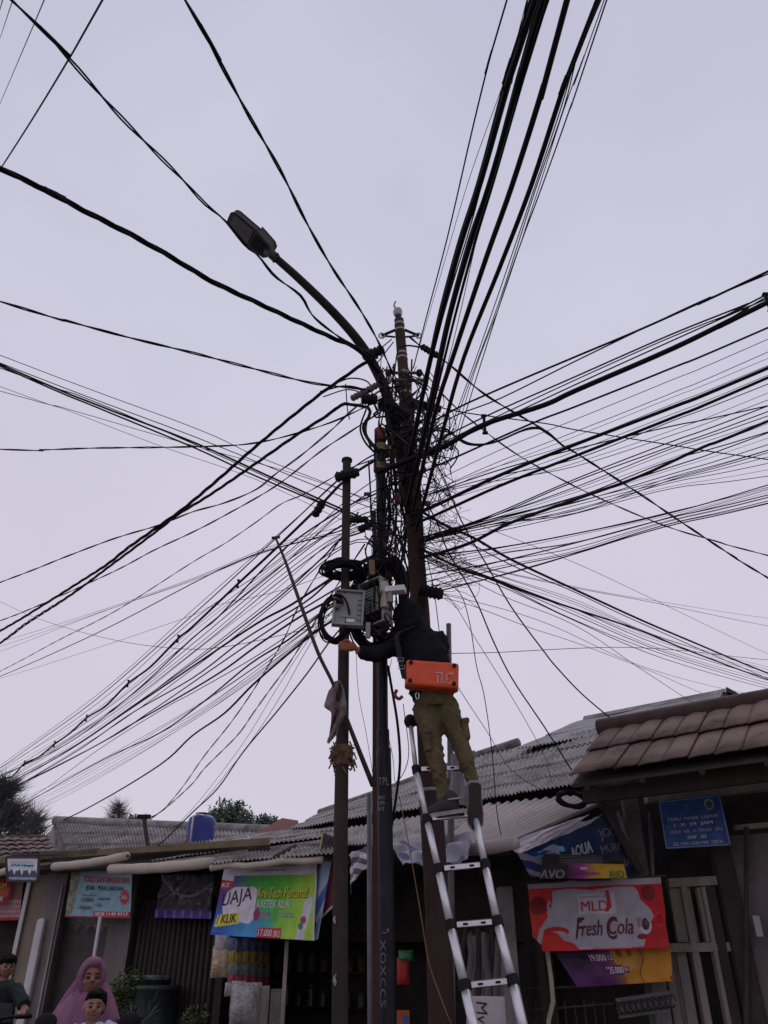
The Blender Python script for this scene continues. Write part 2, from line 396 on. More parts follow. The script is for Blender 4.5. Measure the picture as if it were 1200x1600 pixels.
def tiled(mb, A, B, C, D, cols, rows, m, amp=.03, lip=.03, seed=0):
    A, B, C, D = map(Vector, (A, B, C, D)); n = (B - A).cross(D - A).normalized()
    if n.z < 0: n = -n
    dn = (A - D).normalized()
    for r in range(rows):
        for c in range(cols):
            vs = []; fs = []; nu = 8; jz = random.uniform(-.005, .008); jd = random.uniform(-.008, .008)
            for j in range(4):
                f = j / 3; v = (r - .06 + 1.1 * f) / rows
                for i in range(nu + 1):
                    g = i / nu; u = (c + g * 1.03) / cols
                    p = A.lerp(B, u).lerp(D.lerp(C, u), v)
                    prof = math.sin(g * math.pi * .92) ** 1.0 * amp * 1.5 + (amp * .5 if g > .9 else 0)
                    drop = math.sin(g * math.pi) * .05 if j == 0 else 0
                    vs.append(p + n * (prof * (.75 + .25 * (1 - f)) + lip * (1 - f) + jz) + dn * (drop + jd))
            k = len(vs); low_ = [v - n * .014 for v in vs]; vs += low_
            for j in range(3):
                for i in range(nu): a = j * (nu + 1) + i; fs.append((a, a + 1, a + nu + 2, a + nu + 1)); fs.append((a + k, a + nu + 1 + k, a + nu + 2 + k, a + 1 + k))
            for i in range(nu): fs.append((i + k, i + 1 + k, i + 1, i))
            for j in range(3):
                a = j * (nu + 1); fs.append((a, a + nu + 1, a + nu + 1 + k, a + k)); a += nu; fs.append((a + k, a + nu + 1 + k, a + nu + 1, a))
            mb.add(vs, fs, m)
#==STRUCT==
def FP(X, z, off=0.0): return Vector((X, 8.6 - FS * X - off, z))       # a point on the shop line
def fbox(mb, pxL, pxR, pyT, pyB, off, th, m, slant=True):
    pm = (max(pyT, 1150) + pyB) / 2; xm = (pxL + pxR) / 2
    XL = on(pxL, pm, off).x; XR = on(pxR, pm, off).x; zT = on(xm, pyT, off).z; zB = on(xm, pyB, off).z
    b = Vector((0, th, 0))
    mb.quadslab(FP(XL, zB, off), FP(XR, zB, off), FP(XR, zT, off), FP(XL, zT, off), b, m); return XL, XR, zB, zT
def fslab(mb, X0, X1, z0, z1, off, th, m):
    mb.quadslab(FP(X0, z0, off), FP(X1, z0, off), FP(X1, z1, off), FP(X0, z1, off), Vector((0, th, 0)), m)

# ------------------------------------------------------------------ ground
g = MB(); g.add([(-150, -150, 0), (150, -150, 0), (150, 200, 0), (-150, 200, 0)], [(0, 1, 2, 3)], 'earth'); tag(g.build('ground'), kind='structure')
g = MB()
a0, a1 = FP(-40, .004, 1.4), FP(40, .004, 1.4); b0, b1 = FP(-40, .004, 8.5), FP(40, .004, 8.5)
g.add([b0, b1, a1, a0], [(0, 1, 2, 3)], 'asphalt'); tag(g.build('road'), kind='structure')
g = MB(); g.quadslab(FP(-12, 0, 1.35), FP(5.5, 0, 1.35), FP(5.5, .14, 1.35), FP(-12, .14, 1.35), Vector((0, 1.2, 0)), 'paving'); tag(g.build('pavement'), kind='structure')

# ------------------------------------------------------------------ left shop (coconut milk shop)
lb = empty('shop_building', FP(-4, 0), 'low grey shop with peeling walls behind the coconut milk banner', 'shop')
w = MB(); fslab(w, -9.5, -1.75, 0, 2.8, -1.3, .15, 'plaster'); 
w.build('wall', lb)
w = MB(); fbox(w, 75, 196, 1372, 1640, -.25, .15, 'plaster')
for py in range(1392, 1446, 17): fbox(w, 76, 195, py, py + .6, -.247, .02, 'timberd')
x = 84
while x < 150:
    k = random.uniform(1.5, 4); fbox(w, x, x + k, 1448 + random.uniform(-5, 6) + (x - 84) * .06, 1640, -.246, .02, 'dadom'); x += k
w.build('wall', lb)
w = MB(); fbox(w, 48, 82, 1352, 1640, .0, .35, 'plaster'); w.build('pillar', lb, bevel=.02)
w = MB(); fbox(w, 72, 74.5, 1385, 1630, .03, .05, 'timber'); w.build('post', lb)
w = MB(); XL, XR, zB, zT = fbox(w, 36, 49, 1435, 1640, .10, .3, 'plasterw'); w.build('buttress', lb, bevel=.05)
tag(lb.children[-1] if lb.children else lb)
w = MB(); fbox(w, 22, 54, 1352, 1640, -.12, .10, 'plasterb'); fbox(w, 17, 23, 1352, 1640, -.06, .05, 'plasterw'); w.build('side_wall', lb)
w = MB(); fbox(w, 233, 247, 1440, 1640, -.5, .06, 'plasterb'); fbox(w, 250, 258, 1440, 1640, -.45, .06, 'plasterw'); fbox(w, 262, 275, 1440, 1640, -.5, .06, 'plasterb'); w.build('door_frame', lb)
w = MB()
fslab(w, -9.5, -1.75, 2.70, 2.76, .3, 1.9, 'dark'); w.build('shade_ceiling', lb)  # dark slab added under the roof to keep light out of the shop
w = MB()      # corrugated shutter behind the water drums
for i in range(16):
    x = -3.05 + i * .072; w.tube([FP(x, .1, -.35), FP(x, 2.3, -.35)], .03, 'timberd', n=6)
w.build('shutter', lb, smooth=True)
w = MB(); corrugated(w, at(105, 1338, 13.3), at(420, 1326, 11.2), at(430, 1300, 14), at(86, 1284, 17), 62, .014, 'asb2', 3, 5)
w.build('roof', lb)
w = MB(); p = [at(86, 1286, 17), at(68, 1316, 14.5), at(105, 1341, 13.3), at(80, 1345, 14)]
w.add([p[0], p[1], p[3], p[2]] + [q + Vector((.1, .2, 0)) for q in (p[0], p[1], p[3], p[2])], [(0, 1, 2, 3), (7, 6, 5, 4), (0, 4, 5, 1), (1, 5, 6, 2), (2, 6, 7, 3), (3, 7, 4, 0)], 'plaster')
w.build('gable', lb)
w = MB(); w.tube([at(86, 1282, 17), at(430, 1298, 14)], .09, 'asb', n=8); w.build('ridge_cap', lb, smooth=True)
w = MB()
for a, b, dz in (((-30, 1352), (152, 1334), 0), ((60, 1342), (420, 1320), .0)):
    p, q = on(a[0], a[1], .55 + dz), on(b[0], b[1], .55 + dz)
    w.quadslab(p, q, q + Vector((0, 0, .07)), p + Vector((0, 0, .07)), Vector((0, .08, 0)), 'timbery')
w.build('eave_beam', lb)
w = MB(); q = [on(196, 1343, .5), on(300, 1325, .5), on(300, 1338, .5), on(196, 1352, .5)]
w.quadslab(on(80, 1362, .3), on(420, 1340, .3), on(420, 1322, .3), on(80, 1341, .3), Vector((0, 1.2, 0)), 'timberd'); w.build('fascia', lb)

def rolled(px0, py0, px1, py1, r, label, off=.75):
    a, b = on(px0, py0, off), on(px1, py1, off); mb = MB()
    n = 14; pts = [a.lerp(b, i / n) + Vector((0, 0, -.02 * math.sin(math.pi * i / n))) for i in range(n + 1)]
    mb.tube(pts, [r * (1 + .06 * math.sin(i * 1.7)) for i in range(n + 1)], 'tube', n=14); mb.tube([a - (b - a) * .01, b + (b - a) * .01], r * .35, 'timberd', n=8)
    o = mb.build('rolled_blind', smooth=True); return tag(o, label, 'rolled blind', 'rolled cloth blinds under the eaves')
rolled(84, 1354, 199, 1337, .048, 'beige rolled blind above the light blue coconut milk banner')
rolled(173, 1358, 333, 1347, .056, 'thick beige rolled blind left of the green cigarette banner')
rolled(-30, 1366, 13, 1360, .045, 'white rolled blind end left of the small sign', .8)

# far left old tiled house
ho = empty('house', at(20, 1400, 13.5) * 1, 'old house with pale clay tile roof at the left edge', 'house')
w = MB(); tiled(w, at(-150, 1356, 12.5), at(97, 1341, 12.3), at(75, 1312, 14), at(-150, 1310, 14.6), 16, 5, 'tile2', .03, .03)
q = [at(-150, 1356, 12.5), at(97, 1341, 12.3), at(75, 1312, 14), at(-150, 1310, 14.6)]; k = Vector((0, 0, -.035)); w.quadslab(q[0] + k, q[1] + k, q[2] + k, q[3] + k, Vector((0, 0, -.03)), 'ridge'); w.build('roof', ho)
w = MB()
for i in range(14):
    a = at(-130 + i * 15, 1311 + random.uniform(-1, 1), 14.2); w.ell(a, (.13, .1, .07), 'ridge')
w.build('ridge_cap', ho, smooth=True)
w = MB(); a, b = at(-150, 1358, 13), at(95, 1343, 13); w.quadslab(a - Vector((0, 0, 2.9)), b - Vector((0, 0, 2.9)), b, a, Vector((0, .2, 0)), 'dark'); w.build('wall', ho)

# ------------------------------------------------------------------ middle kiosk
mk = empty('kiosk_building', FP(0, 0), 'dark open-fronted kiosk under grey corrugated roofs behind the poles', 'kiosk')
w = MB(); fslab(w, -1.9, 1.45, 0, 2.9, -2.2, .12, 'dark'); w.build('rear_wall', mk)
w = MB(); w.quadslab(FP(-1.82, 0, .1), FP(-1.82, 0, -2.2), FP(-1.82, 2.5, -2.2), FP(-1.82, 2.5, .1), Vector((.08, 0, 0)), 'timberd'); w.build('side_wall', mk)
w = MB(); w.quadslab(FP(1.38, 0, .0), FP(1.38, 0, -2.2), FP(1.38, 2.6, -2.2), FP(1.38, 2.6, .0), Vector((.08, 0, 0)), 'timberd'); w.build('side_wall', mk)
w = MB(); w.hexa([FP(-1.75, 2.46, .3), FP(1.45, 2.46, .3), FP(1.45, 2.46, -2.3), FP(-1.75, 2.46, -2.3), FP(-1.75, 2.52, .3), FP(1.45, 2.52, .3), FP(1.45, 2.52, -2.3), FP(-1.75, 2.52, -2.3)], 'dark'); w.build('shade_ceiling', mk)  # dark slab added to block light and keep the kiosk interior dark
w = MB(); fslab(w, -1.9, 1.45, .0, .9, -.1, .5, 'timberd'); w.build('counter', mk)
w = MB()
for z in (1.15, 1.5, 1.85, 2.2): fslab(w, -1.6, -.1, z, z + .025, -1.8, .35, 'timberd')
w.build('shelf', mk)
w = MB(); fbox(w, 402, 418, 1540, 1650, .05, .05, 'timber'); fbox(w, 420, 438, 1545, 1650, .04, .05, 'concrete'); fbox(w, 440, 446, 1470, 1650, .06, .06, 'timber'); w.build('door_panel', mk)
def patch(px4, waves, amp, m, laps, seed, name='roof', parent=mk):
    w = MB(); corrugated(w, *[at(*p) for p in px4], waves, amp, m, laps, seed); return w.build(name, parent)
patch([(326, 1351, 8.9), (528, 1334, 8.2), (520, 1300, 9.6), (385, 1318, 10.4)], 30, .010, 'asb2', 2, 1)
patch([(236, 1347, 9.9), (524, 1307, 8.9), (535, 1286, 10.6), (352, 1309, 11.8)], 40, .009, 'asb2', 2, 2)
w = MB(); a, b = at(236, 1350, 9.85), at(524, 1311, 8.85); w.quadslab(a - Vector((0, 0, .06)), b - Vector((0, 0, .06)), b + Vector((0, 0, .015)), a + Vector((0, 0, .015)), Vector((0, .04, 0)), 'timber'); w.build('fascia', mk)
w = MB(); a, b = at(330, 1356, 8.95), at(505, 1342, 8.3); w.tube([a.lerp(b, i / 6) + Vector((0, 0, .015 * math.sin(i * 2))) for i in range(7)], .035, 'tube', n=10); w.build('gutter_pipe', mk, smooth=True)
w = MB(); w.tube([at(430, 1340, 8.6), at(470, 1318, 9.2), at(508, 1303, 9.5)], .03, 'timberd', n=8); w.build('roof_pole', mk, smooth=True)
rr = empty('house', at(430, 1330, 13), 'small red roofed house peeping above the grey sheets', 'house')
w = MB()
P_ = [at(398, 1303, 13), at(462, 1296, 12.4), at(466, 1282, 13.2), at(441, 1278, 14)]
w.quadslab(P_[0], P_[1], P_[2], P_[3], Vector((0, .1, -.1)), 'redroof'); w.build('roof', rr)
w = MB(); P_ = [at(398, 1305, 13.1), at(462, 1300, 12.5)]; w.quadslab(P_[0] - Vector((0, 0, 3)), P_[1] - Vector((0, 0, 3)), P_[1], P_[0], Vector((0, .2, 0)), 'plaster'); w.build('wall', rr)
# the large grey house behind
bh = empty('house', Vector((1.5, 10.5, 0)), 'large house with stained grey corrugated roof behind the worker', 'house')
patch([(455, 1296, 10.8), (742, 1249, 8.5), (745, 1181, 10.6), (500, 1271, 13.2)], 54, .012, 'asb', 4, 11, parent=bh)
patch([(742, 1251, 8.4), (910, 1226, 7.35), (975, 1128, 8.9), (745, 1183, 10.5)], 28, .012, 'asb', 4, 12, parent=bh)
w = MB(); pts = [at(500, 1270, 13.2), at(620, 1229, 11.8), at(745, 1181, 10.6), at(810, 1160, 10.1)]
w.tube(pts, .06, 'asb2', n=8); w.build('ridge_cap', bh, smooth=True)
w = MB(); a, b = at(450, 1299, 11.2), at(925, 1229, 7.75)
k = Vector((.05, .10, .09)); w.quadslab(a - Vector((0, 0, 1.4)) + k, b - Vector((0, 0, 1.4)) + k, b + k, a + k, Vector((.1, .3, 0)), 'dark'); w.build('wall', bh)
# pale ridge roof
ph = empty('house', Vector((3.5, 11, 0)), 'house with pale zinc gable roof beyond the tiled canopy', 'house')
w = MB(); corrugated(w, at(806, 1172, 9.4), at(1112, 1118, 8.4), at(1133, 1079, 9.6), at(905, 1127, 10.9), 50, .012, 'asbl', 2, 21); w.build('roof', ph)
w = MB(); w.quadslab(at(912, 1124, 10.75), at(1133, 1081, 9.5), at(1133, 1076, 9.55), at(912, 1119, 10.8), Vector((0, .3, -.1)), 'asb'); w.build('ridge_cap', ph)
w = MB(); p = [at(1133, 1080, 9.62), at(1075, 1112, 8.9), at(1120, 1140, 8.9), at(1230, 1130, 9.2), at(1185, 1104, 9.4)]
w.add(p + [q + Vector((.15, .3, 0)) for q in p], [(0, 1, 2, 3, 4), (9, 8, 7, 6, 5)] + [(i, (i + 1) % 5 + 0, (i + 1) % 5 + 5, i + 5) for i in range(5)], 'plaster'); w.build('gable', ph)
w = MB(); w.quadslab(at(1133, 1078, 9.5), at(1215, 1122, 9.0), at(1215, 1117, 9.0), at(1135, 1073, 9.5), Vector((.3, .5, 0)), 'ridge'); w.build('roof_edge', ph)

# beige awning
aw = empty('awning', at(850, 1290, 7), 'beige corrugated awning sloping over the kiosk right of the ladder', 'awning')
w = MB(); corrugated(w, at(690, 1322, 6.9), at(806, 1316, 6.3), at(992, 1234, 6.9), at(765, 1256, 8.2), 14, .016, 'beige', 1, 31, .01); w.build('roof', aw)
w = MB(); corrugated(w, at(528, 1322, 8.3), at(700, 1322, 7.0), at(770, 1256, 8.2), at(520, 1297, 9.6), 30, .010, 'asb', 1, 32, .02); w.build('roof', aw)
w = MB(); a, b = at(722, 1327, 6.7), at(806, 1317, 6.25); w.tube([a, a.lerp(b, .5) - Vector((0, 0, .01)), b], [.05, .052, .045], 'beige', n=14); w.build('rolled_edge', aw, smooth=True)
w = MB(); w.tube([at(806, 1330, 6.6), at(950, 1262, 6.95)], .03, 'timberd'); w.tube([at(560, 1332, 8.2), at(800, 1330, 6.7)], .03, 'timberd'); w.build('rafter', aw)

# draped tarps
def tarp(name, quad, design, label, amp, seed, freq=4, mask=None, group=None, cat='tarpaulin', nu=60, nv=40):
    sh = Sheet(*[at(*q) for q in quad], amp=amp, seed=seed, freq=freq)
    root = empty(name, sh.P(.5, 1), label, cat, group); sh.grid(nu, nv, design, 'cloth', root, mask=mask); return sh, root
def dz_tarp(u, v):
    n = noise.noise(Vector((u * 5, v * 3, 4)))
    c = hexc('8c8a96') if n > -.1 else hexc('52566e')
    if .45 < v < .6 and .2 < u < .8: c = hexc('3a4a78')
    return c
tarp('tarpaulin', [(612, 1320, 7.2), (742, 1300, 6.5), (718, 1352, 6.45), (628, 1350, 6.9)], dz_tarp, 'grey and blue tarpaulin sagging from the awning behind the black pole', .09, 3, 3)
def dz_tarp2(u, v):
    s = v * 1.2 + .25 * math.sin(u * 3 + 1)
    return hexc('a89fa6') if int(s * 5) % 2 else hexc('4e4c58')
tarp('tarpaulin', [(545, 1335, 7.9), (578, 1320, 7.6), (576, 1368, 7.5), (546, 1398, 7.8)], dz_tarp2, 'striped grey tarpaulin bunched left of the thin brown post', .05, 6, 3, mask=lambda u, v: v < 1 - .5 * u)
tarp('cloth_sheet', [(704, 1178, 6.3), (742, 1172, 6.2), (742, 1262, 6.15), (700, 1255, 6.25)], lambda u, v: hexc('6b6a70'), "pale grey cloth hanging behind the worker's legs", .05, 8, 2, cat='cloth')

# ------------------------------------------------------------------ right side: tiled canopy over a gate
cn = empty('tiled_canopy', Vector((2.6, 6.3, 0)), 'brown clay tiled canopy over the gate with the blue sign', 'canopy')
ed = Vector((1.16, -.88, 0)); E0 = Vector((1.456, 6.2, 2.82)); E1 = E0 + ed * 1.9; R0 = Vector((1.958, 6.9, 3.375)); R1 = R0 + ed * 1.9
w = MB(); tiled(w, E0, E1, R1, R0, 15, 2, 'tile', .019, .03); w.build('tiles', cn, smooth=True)
w = MB(); w.tube([R0 + Vector((-.03, .02, .02)), R1 + Vector((0, 0, .02))], .075, 'ridge', n=10)
w.build('ridge_cap', cn, smooth=True)
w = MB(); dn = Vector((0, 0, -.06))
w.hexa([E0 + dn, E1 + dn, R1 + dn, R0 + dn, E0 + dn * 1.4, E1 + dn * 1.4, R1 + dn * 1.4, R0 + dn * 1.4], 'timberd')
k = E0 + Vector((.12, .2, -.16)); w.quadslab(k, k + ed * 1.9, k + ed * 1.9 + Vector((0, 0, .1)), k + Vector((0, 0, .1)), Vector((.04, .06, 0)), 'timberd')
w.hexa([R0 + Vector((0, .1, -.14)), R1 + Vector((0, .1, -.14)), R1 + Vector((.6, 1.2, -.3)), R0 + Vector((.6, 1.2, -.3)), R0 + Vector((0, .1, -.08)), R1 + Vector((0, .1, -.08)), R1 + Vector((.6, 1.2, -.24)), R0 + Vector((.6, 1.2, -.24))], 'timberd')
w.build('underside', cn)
w = MB()
for i in range(7):
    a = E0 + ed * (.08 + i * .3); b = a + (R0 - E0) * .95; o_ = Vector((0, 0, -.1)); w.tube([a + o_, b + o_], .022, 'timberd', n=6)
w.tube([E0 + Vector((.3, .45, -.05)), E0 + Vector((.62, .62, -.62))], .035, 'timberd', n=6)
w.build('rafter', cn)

rh = empty('gate_building', FP(2.8, 0), 'weathered plank and concrete gate wall under the tiled canopy', 'building')
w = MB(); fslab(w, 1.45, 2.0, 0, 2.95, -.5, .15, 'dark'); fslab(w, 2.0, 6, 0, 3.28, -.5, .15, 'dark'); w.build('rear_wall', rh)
w = MB(); XL, XR, zB, zT = fbox(w, 1006, 1030, 1270, 1660, .12, .2, 'plaster'); w.build('pillar', rh, bevel=.01)
w = MB()
fbox(w, 1045, 1140, 1370, 1384, .03, .08, 'timber'); fbox(w, 1040, 1160, 1473, 1487, .03, .08, 'timber')
xs = [(1040, 1052), (1086, 1096), (1120, 1134)]
for a, b in xs: fbox(w, a, b, 1384, 1640, .02, .07, 'timber')
w.build('frame', rh)
w = MB()
for i, (a, b) in enumerate([(1052, 1070), (1071, 1085), (1096, 1108), (1109, 1119)]): fbox(w, a, b, 1386, 1472, -.02 - .015 * (i % 2), .05, 'timber')
for i, (a, b) in enumerate([(1052, 1068), (1069, 1085), (1100, 1107)]): fbox(w, a, b, 1488, 1640, -.02 - .015 * (i % 2), .05, 'plaster' if i == 0 else 'timber')
w.build('plank_panel', rh)
w = MB(); XL, XR, zB, zT = fbox(w, 1142, 1170, 1290, 1640, .08, .1, 'timberd'); fbox(w, 1128, 1142, 1384, 1640, .04, .08, 'timberd'); w.build('door_frame', rh)
w = MB(); fbox(w, 1172, 1260, 1300, 1640, .0, .05, 'plaster'); w.build('door', rh)
w = MB(); fbox(w, 1150, 1260, 1284, 1292, .10, .06, 'timber'); w.tube([on(1166, 1292, .12), on(1166, 1640, .12)], .02, 'timberd'); w.build('rail', rh)
w = MB(); fbox(w, 1010, 1260, 1226, 1240, .1, .12, 'timber'); w.build('lintel', rh)
for x0, x1 in ((1108, 1128), (1142, 1165), (1178, 1196)): w = MB(); fbox(w, x0, x1, 1214, 1224, -.1, .03, 'asbl'); w.build('vent_daylight', rh)  # pale panels: the colour stands in for daylight showing through vent holes
w = MB(); w.tube([on(1016, 1270, .16), on(1021, 1400, .16), on(1022, 1480, .16)], .018, 'greyp'); w.build('drain_pipe', rh, smooth=True)
w = MB(); fbox(w, 985, 1008, 1240, 1400, .0, .1, 'plaster'); w.build('wall', rh)

# concrete post and odd timbers behind the banners
w = MB(); XL, XR, zB, zT = fbox(w, 788, 812, 1384, 1680, .55, .14, 'concrete'); tag(w.build('concrete_post', bevel=.012), 'rough square concrete post beside the red cola banner', 'post')
w = MB(); w.tube([on(854, 1478, .4), on(861, 1530, .4), on(864, 1566, .4), on(857, 1594, .4), on(856, 1640, .4)], .022, 'cream', n=4); tag(w.build('wooden_stick'), 'pale wooden stick standing below the purple price banner', 'stick')
w = MB(); a = on(157, 1432, .35); w.tube([a, Vector((a.x + .02, a.y, 0.12))], .022, 'plasterw', n=10); tag(w.build('pole', smooth=True), 'thin white post under the light blue coconut milk banner', 'post')
w = MB()
for i in range(9):
    a = on(822 + i * 15, 1560 + (i % 3) * 4, .35); w.tube([a, a + Vector((.02 * (i % 2), 0, -.5))], .006, 'timberd', n=5)
w.tube([on(815, 1580, .36), on(960, 1568, .36)], .008, 'timberd', n=5); w.tube([on(815, 1545, .36), on(960, 1540, .36)], .008, 'timberd', n=5)
tag(w.build('wire_rack'), 'dark wire rack below the purple and yellow price banner', 'rack')
w = MB(); a, b, c, d = on(962, 1560, .45), on(1046, 1548, .45), on(1048, 1580, .45), on(968, 1592, .45)
w.quadslab(d, c, b, a, Vector((0, .02, 0)), 'boxd'); 
for i in range(10):
    p = a.lerp(b, i / 9) - Vector((0, .02, .02)); q = d.lerp(c, i / 9) - Vector((0, .02, -.02)); w.tube([p, q], .005, 'timberd', n=5)
    w.tube([p.lerp(q, .5) + Vector((.04 * math.cos(t), 0, .04 * math.sin(t))) for t in [j * .7 for j in range(9)]], .004, 'cable', n=4)
tag(w.build('grille_panel'), 'small blue-grey grille with curled wire beside the plank wall', 'grille')
#==POLES==
# ------------------------------------------------------------------ poles
def polepts(specs, Y):    # (px, py, width in px) -> points and radii at distance Y, foot on the ground
    pts = [at(a, b, Y) for a, b, c in specs]; rs = [c * .5 * axial(a, b, Y) / F for a, b, c in specs]
    d = (pts[0] - pts[-1]); t = pts[-1].z / d.z; pts.append(pts[-1] - d * t); rs.append(rs[-1] * 1.02); return pts, rs
def dense(pts, rs, n=6):
    P, Q = [], []
    for i in range(len(pts) - 1):
        for k in range(n): P.append(pts[i].lerp(pts[i + 1], k / n)); Q.append(rs[i] + (rs[i + 1] - rs[i]) * k / n)
    P.append(pts[-1]); Q.append(rs[-1]); return P, Q
Y1, Y2, Y3 = 5.95, 5.6, 5.35
s1 = [(623.5, 500, 15), (631, 590, 17), (631.5, 592, 20), (639, 690, 23), (639.5, 693, 25), (647, 790, 26), (651, 880, 27), (657, 960, 29), (672, 1230, 33), (673, 1240, 37), (683, 1420, 38), (684.5, 1428, 41), (690, 1600, 42)]
pts, rs = polepts(s1, Y1)
p1 = empty('utility_pole', pts[-1], 'tall rusty brown utility pole carrying the tangle of cables', 'utility pole')
w = MB(); P, Q = dense(pts, rs); w.tube(P, Q, 'rust', n=20); w.build('pole', p1, smooth=True)
def p1at(py):
    for i in range(len(s1) - 1):
        if s1[i][1] <= py <= s1[i + 1][1]:
            f = (py - s1[i][1]) / (s1[i + 1][1] - s1[i][1]); x = s1[i][0] + f * (s1[i + 1][0] - s1[i][0]); r = (s1[i][2] + f * (s1[i + 1][2] - s1[i][2])) / 2
            return at(x, py, Y1), r * axial(x, py, Y1) / F
ax1 = (pts[0] - pts[-1]).normalized()
for py in (508, 517, 554, 561, 584, 617, 669, 712, 1236):
    c, r = p1at(py); w = MB(); w.tube([c - ax1 * .012, c + ax1 * .012], r * 1.06, 'tape', n=20); w.build('band', p1, smooth=True)
c = at(622, 494, Y1); w = MB()
w.tube([c - ax1 * .07, c + ax1 * .01], .03, 'rust', n=10); w.tube([c + ax1 * f for f in (.0, .03, .031, .06, .061, .09, .11)], [.035, .05, .035, .052, .035, .045, .02], 'porcelain', n=12)
w.tube([c + ax1 * .09, c + ax1 * .13 + Vector((-.04, 0, .02)), c + ax1 * .15 + Vector((-.02, 0, .07))], .008, 'cable', n=5); w.build('insulator', p1, smooth=True)
w = MB()   # small top bracket with shackle rings
c, r = p1at(520)
for sx in (-1, 1):
    a = c + Vector((sx * r, 0, .04)); b = c + Vector((sx * (r + .14), -.02, -.06)); w.tube([a, b], .016, 'rust3', n=6); w.tube([c + Vector((sx * r, 0, -.06)), b], .012, 'rust3', n=6)
    e = b; w.tube([e + Vector((.03 * math.cos(t), 0, .035 * math.sin(t))) for t in [k * math.pi / 5 for k in range(11)]], .009, 'porcelain', n=6)
w.build('bracket', p1, smooth=True)
w = MB(); c, r = p1at(588)
for sx in (-1, 1):
    for dz in (0, -.1):
        b = c + Vector((sx * (r + .10), -.05, dz)); w.tube([c + Vector((0, -r, dz)), b], .018, 'greyp', n=6); w.ell(b, (.035, .03, .045), 'porcelain' if dz else 'rubber')
w.build('bracket', p1, smooth=True)
w = MB(); c, r = p1at(760); w.tube([c + Vector((-.09, -r - .02, .35)), c + Vector((-.07, -r - .02, -.25))], [.05, .06], 'rubber', n=8); w.build('cable_sleeve', p1, smooth=True)

pts, rs = polepts([(594, 690, 15), (595.5, 800, 15), (597, 1000, 17), (598, 1139, 17), (598.3, 1142, 20), (599, 1168, 20), (599.5, 1172, 23), (601, 1245, 23), (601, 1252, 24), (606, 1600, 27)], Y2)
p2 = empty('utility_pole', pts[-1], 'black painted steel pole with red tip between the two rusty poles', 'utility pole')
w = MB(); P, Q = dense(pts, rs); w.tube(P, Q, 'black', n=20); w.build('pole', p2, smooth=True)
c = at(594, 690, Y2); w = MB(); w.tube([c, at(593.8, 672, Y2)], .052, 'redcap', n=16); w.build('tip', p2, smooth=True)
for py in (702, 731, 900):
    c = at(594.5, py, Y2); w = MB(); w.tube([c - Vector((0, 0, .035)), c + Vector((0, 0, .035))], .062, 'yband', n=16); w.box(c + Vector((.075, -.02, 0)), (.04, .04, .05), 'yband'); w.build('clamp', p2, smooth=False)
def stencil(parent, t, px, py, Y, h, wd, m, rot=0, r=.06, tall=False):   # paint marks wrapped on a pole
    vs, fs = text2d(t, 0, .0); c = at(px, py, Y); q = []
    for x, y in vs:
        X = (x - .5) * wd; Z = (y - .5) * h
        if tall: X, Z = (y - .5) * wd, -(x - .5) * h
        a = X / r; q.append(Vector((c.x + math.sin(a) * (r + .003), c.y - math.cos(a) * (r + .003), c.z + Z)))
    mb = MB(); mb.add(q, fs, m); return mb.build('paint_marks', parent)
stencil(p2, 'TPL', 599.5, 1223, Y2, .05, .075, 'tg', r=.052); stencil(p2, '0A1\nDPK\n013', 597, 1257, Y2, .10, .055, 'tape', r=.052)
stencil(p2, 'xoxccs', 598.5, 1520, Y2, .36, .035, 'greyp', r=.058, tall=True)
stencil(p2, '~*', 603, 1455, Y2, .03, .04, 'tape', r=.056)

pts, rs = polepts([(542, 719, 13), (540, 860, 13), (539, 940, 14), (537, 1010, 17), (536, 1100, 18), (534, 1200, 21), (532, 1330, 23), (531, 1600, 26)], Y3)
p3 = empty('utility_pole', pts[-1], 'shorter rusty brown pole, leftmost of the poles, with a rag beside it', 'utility pole')
w = MB(); P, Q = dense(pts, rs); w.tube(P, Q, 'rust3', n=18); w.build('pole', p3, smooth=True)
w = MB(); c = at(542, 721, Y3); w.tube([c, c + Vector((0, 0, .02))], .045, 'rust3', n=16); w.build('rim', p3, smooth=True)
for (px, py, s) in ((519.5, 1440, 1), (520, 1534, 1.5)):
    c = at(px + 4, py, Y3) + Vector((.0, -.055, 0)); mb = MB(); mb.tube([c + Vector((.004 * k_ * (-1) ** k_, .002, .014 * s * k_)) for k_ in range(-1, 3)], [.004, .008 * s, .006, .001], 'tape', n=5); mb.build('paint_scar', p3)

# thin rusty post and grey pipe behind
pts, rs = polepts([(584.5, 800, 9), (586, 1000, 10), (586, 1240, 12), (587, 1600, 15)], 6.1)
t1 = empty('post', pts[-1], 'thin reddish rusty post just left of the black pole', 'post')
w = MB(); w.tube(pts, rs, 'rust2', n=4); w.build('pole', t1)
pts, rs = polepts([(577, 1240, 8), (578, 1600, 8)], 5.95); w = MB(); w.tube(pts, rs, 'greyp', n=10); tag(w.build('conduit', smooth=True), 'grey pipe strapped along the left of the thin rusty post', 'pipe')
pts, rs = polepts([(701, 975, 8), (702, 1040, 8), (702.5, 1042, 10), (704, 1200, 10), (706, 1600, 12)], 6.6); w = MB(); w.tube(pts, rs, 'greyp', n=12)
tag(w.build('pole', smooth=True), "slim grey pipe standing behind the worker's right shoulder", 'pole')

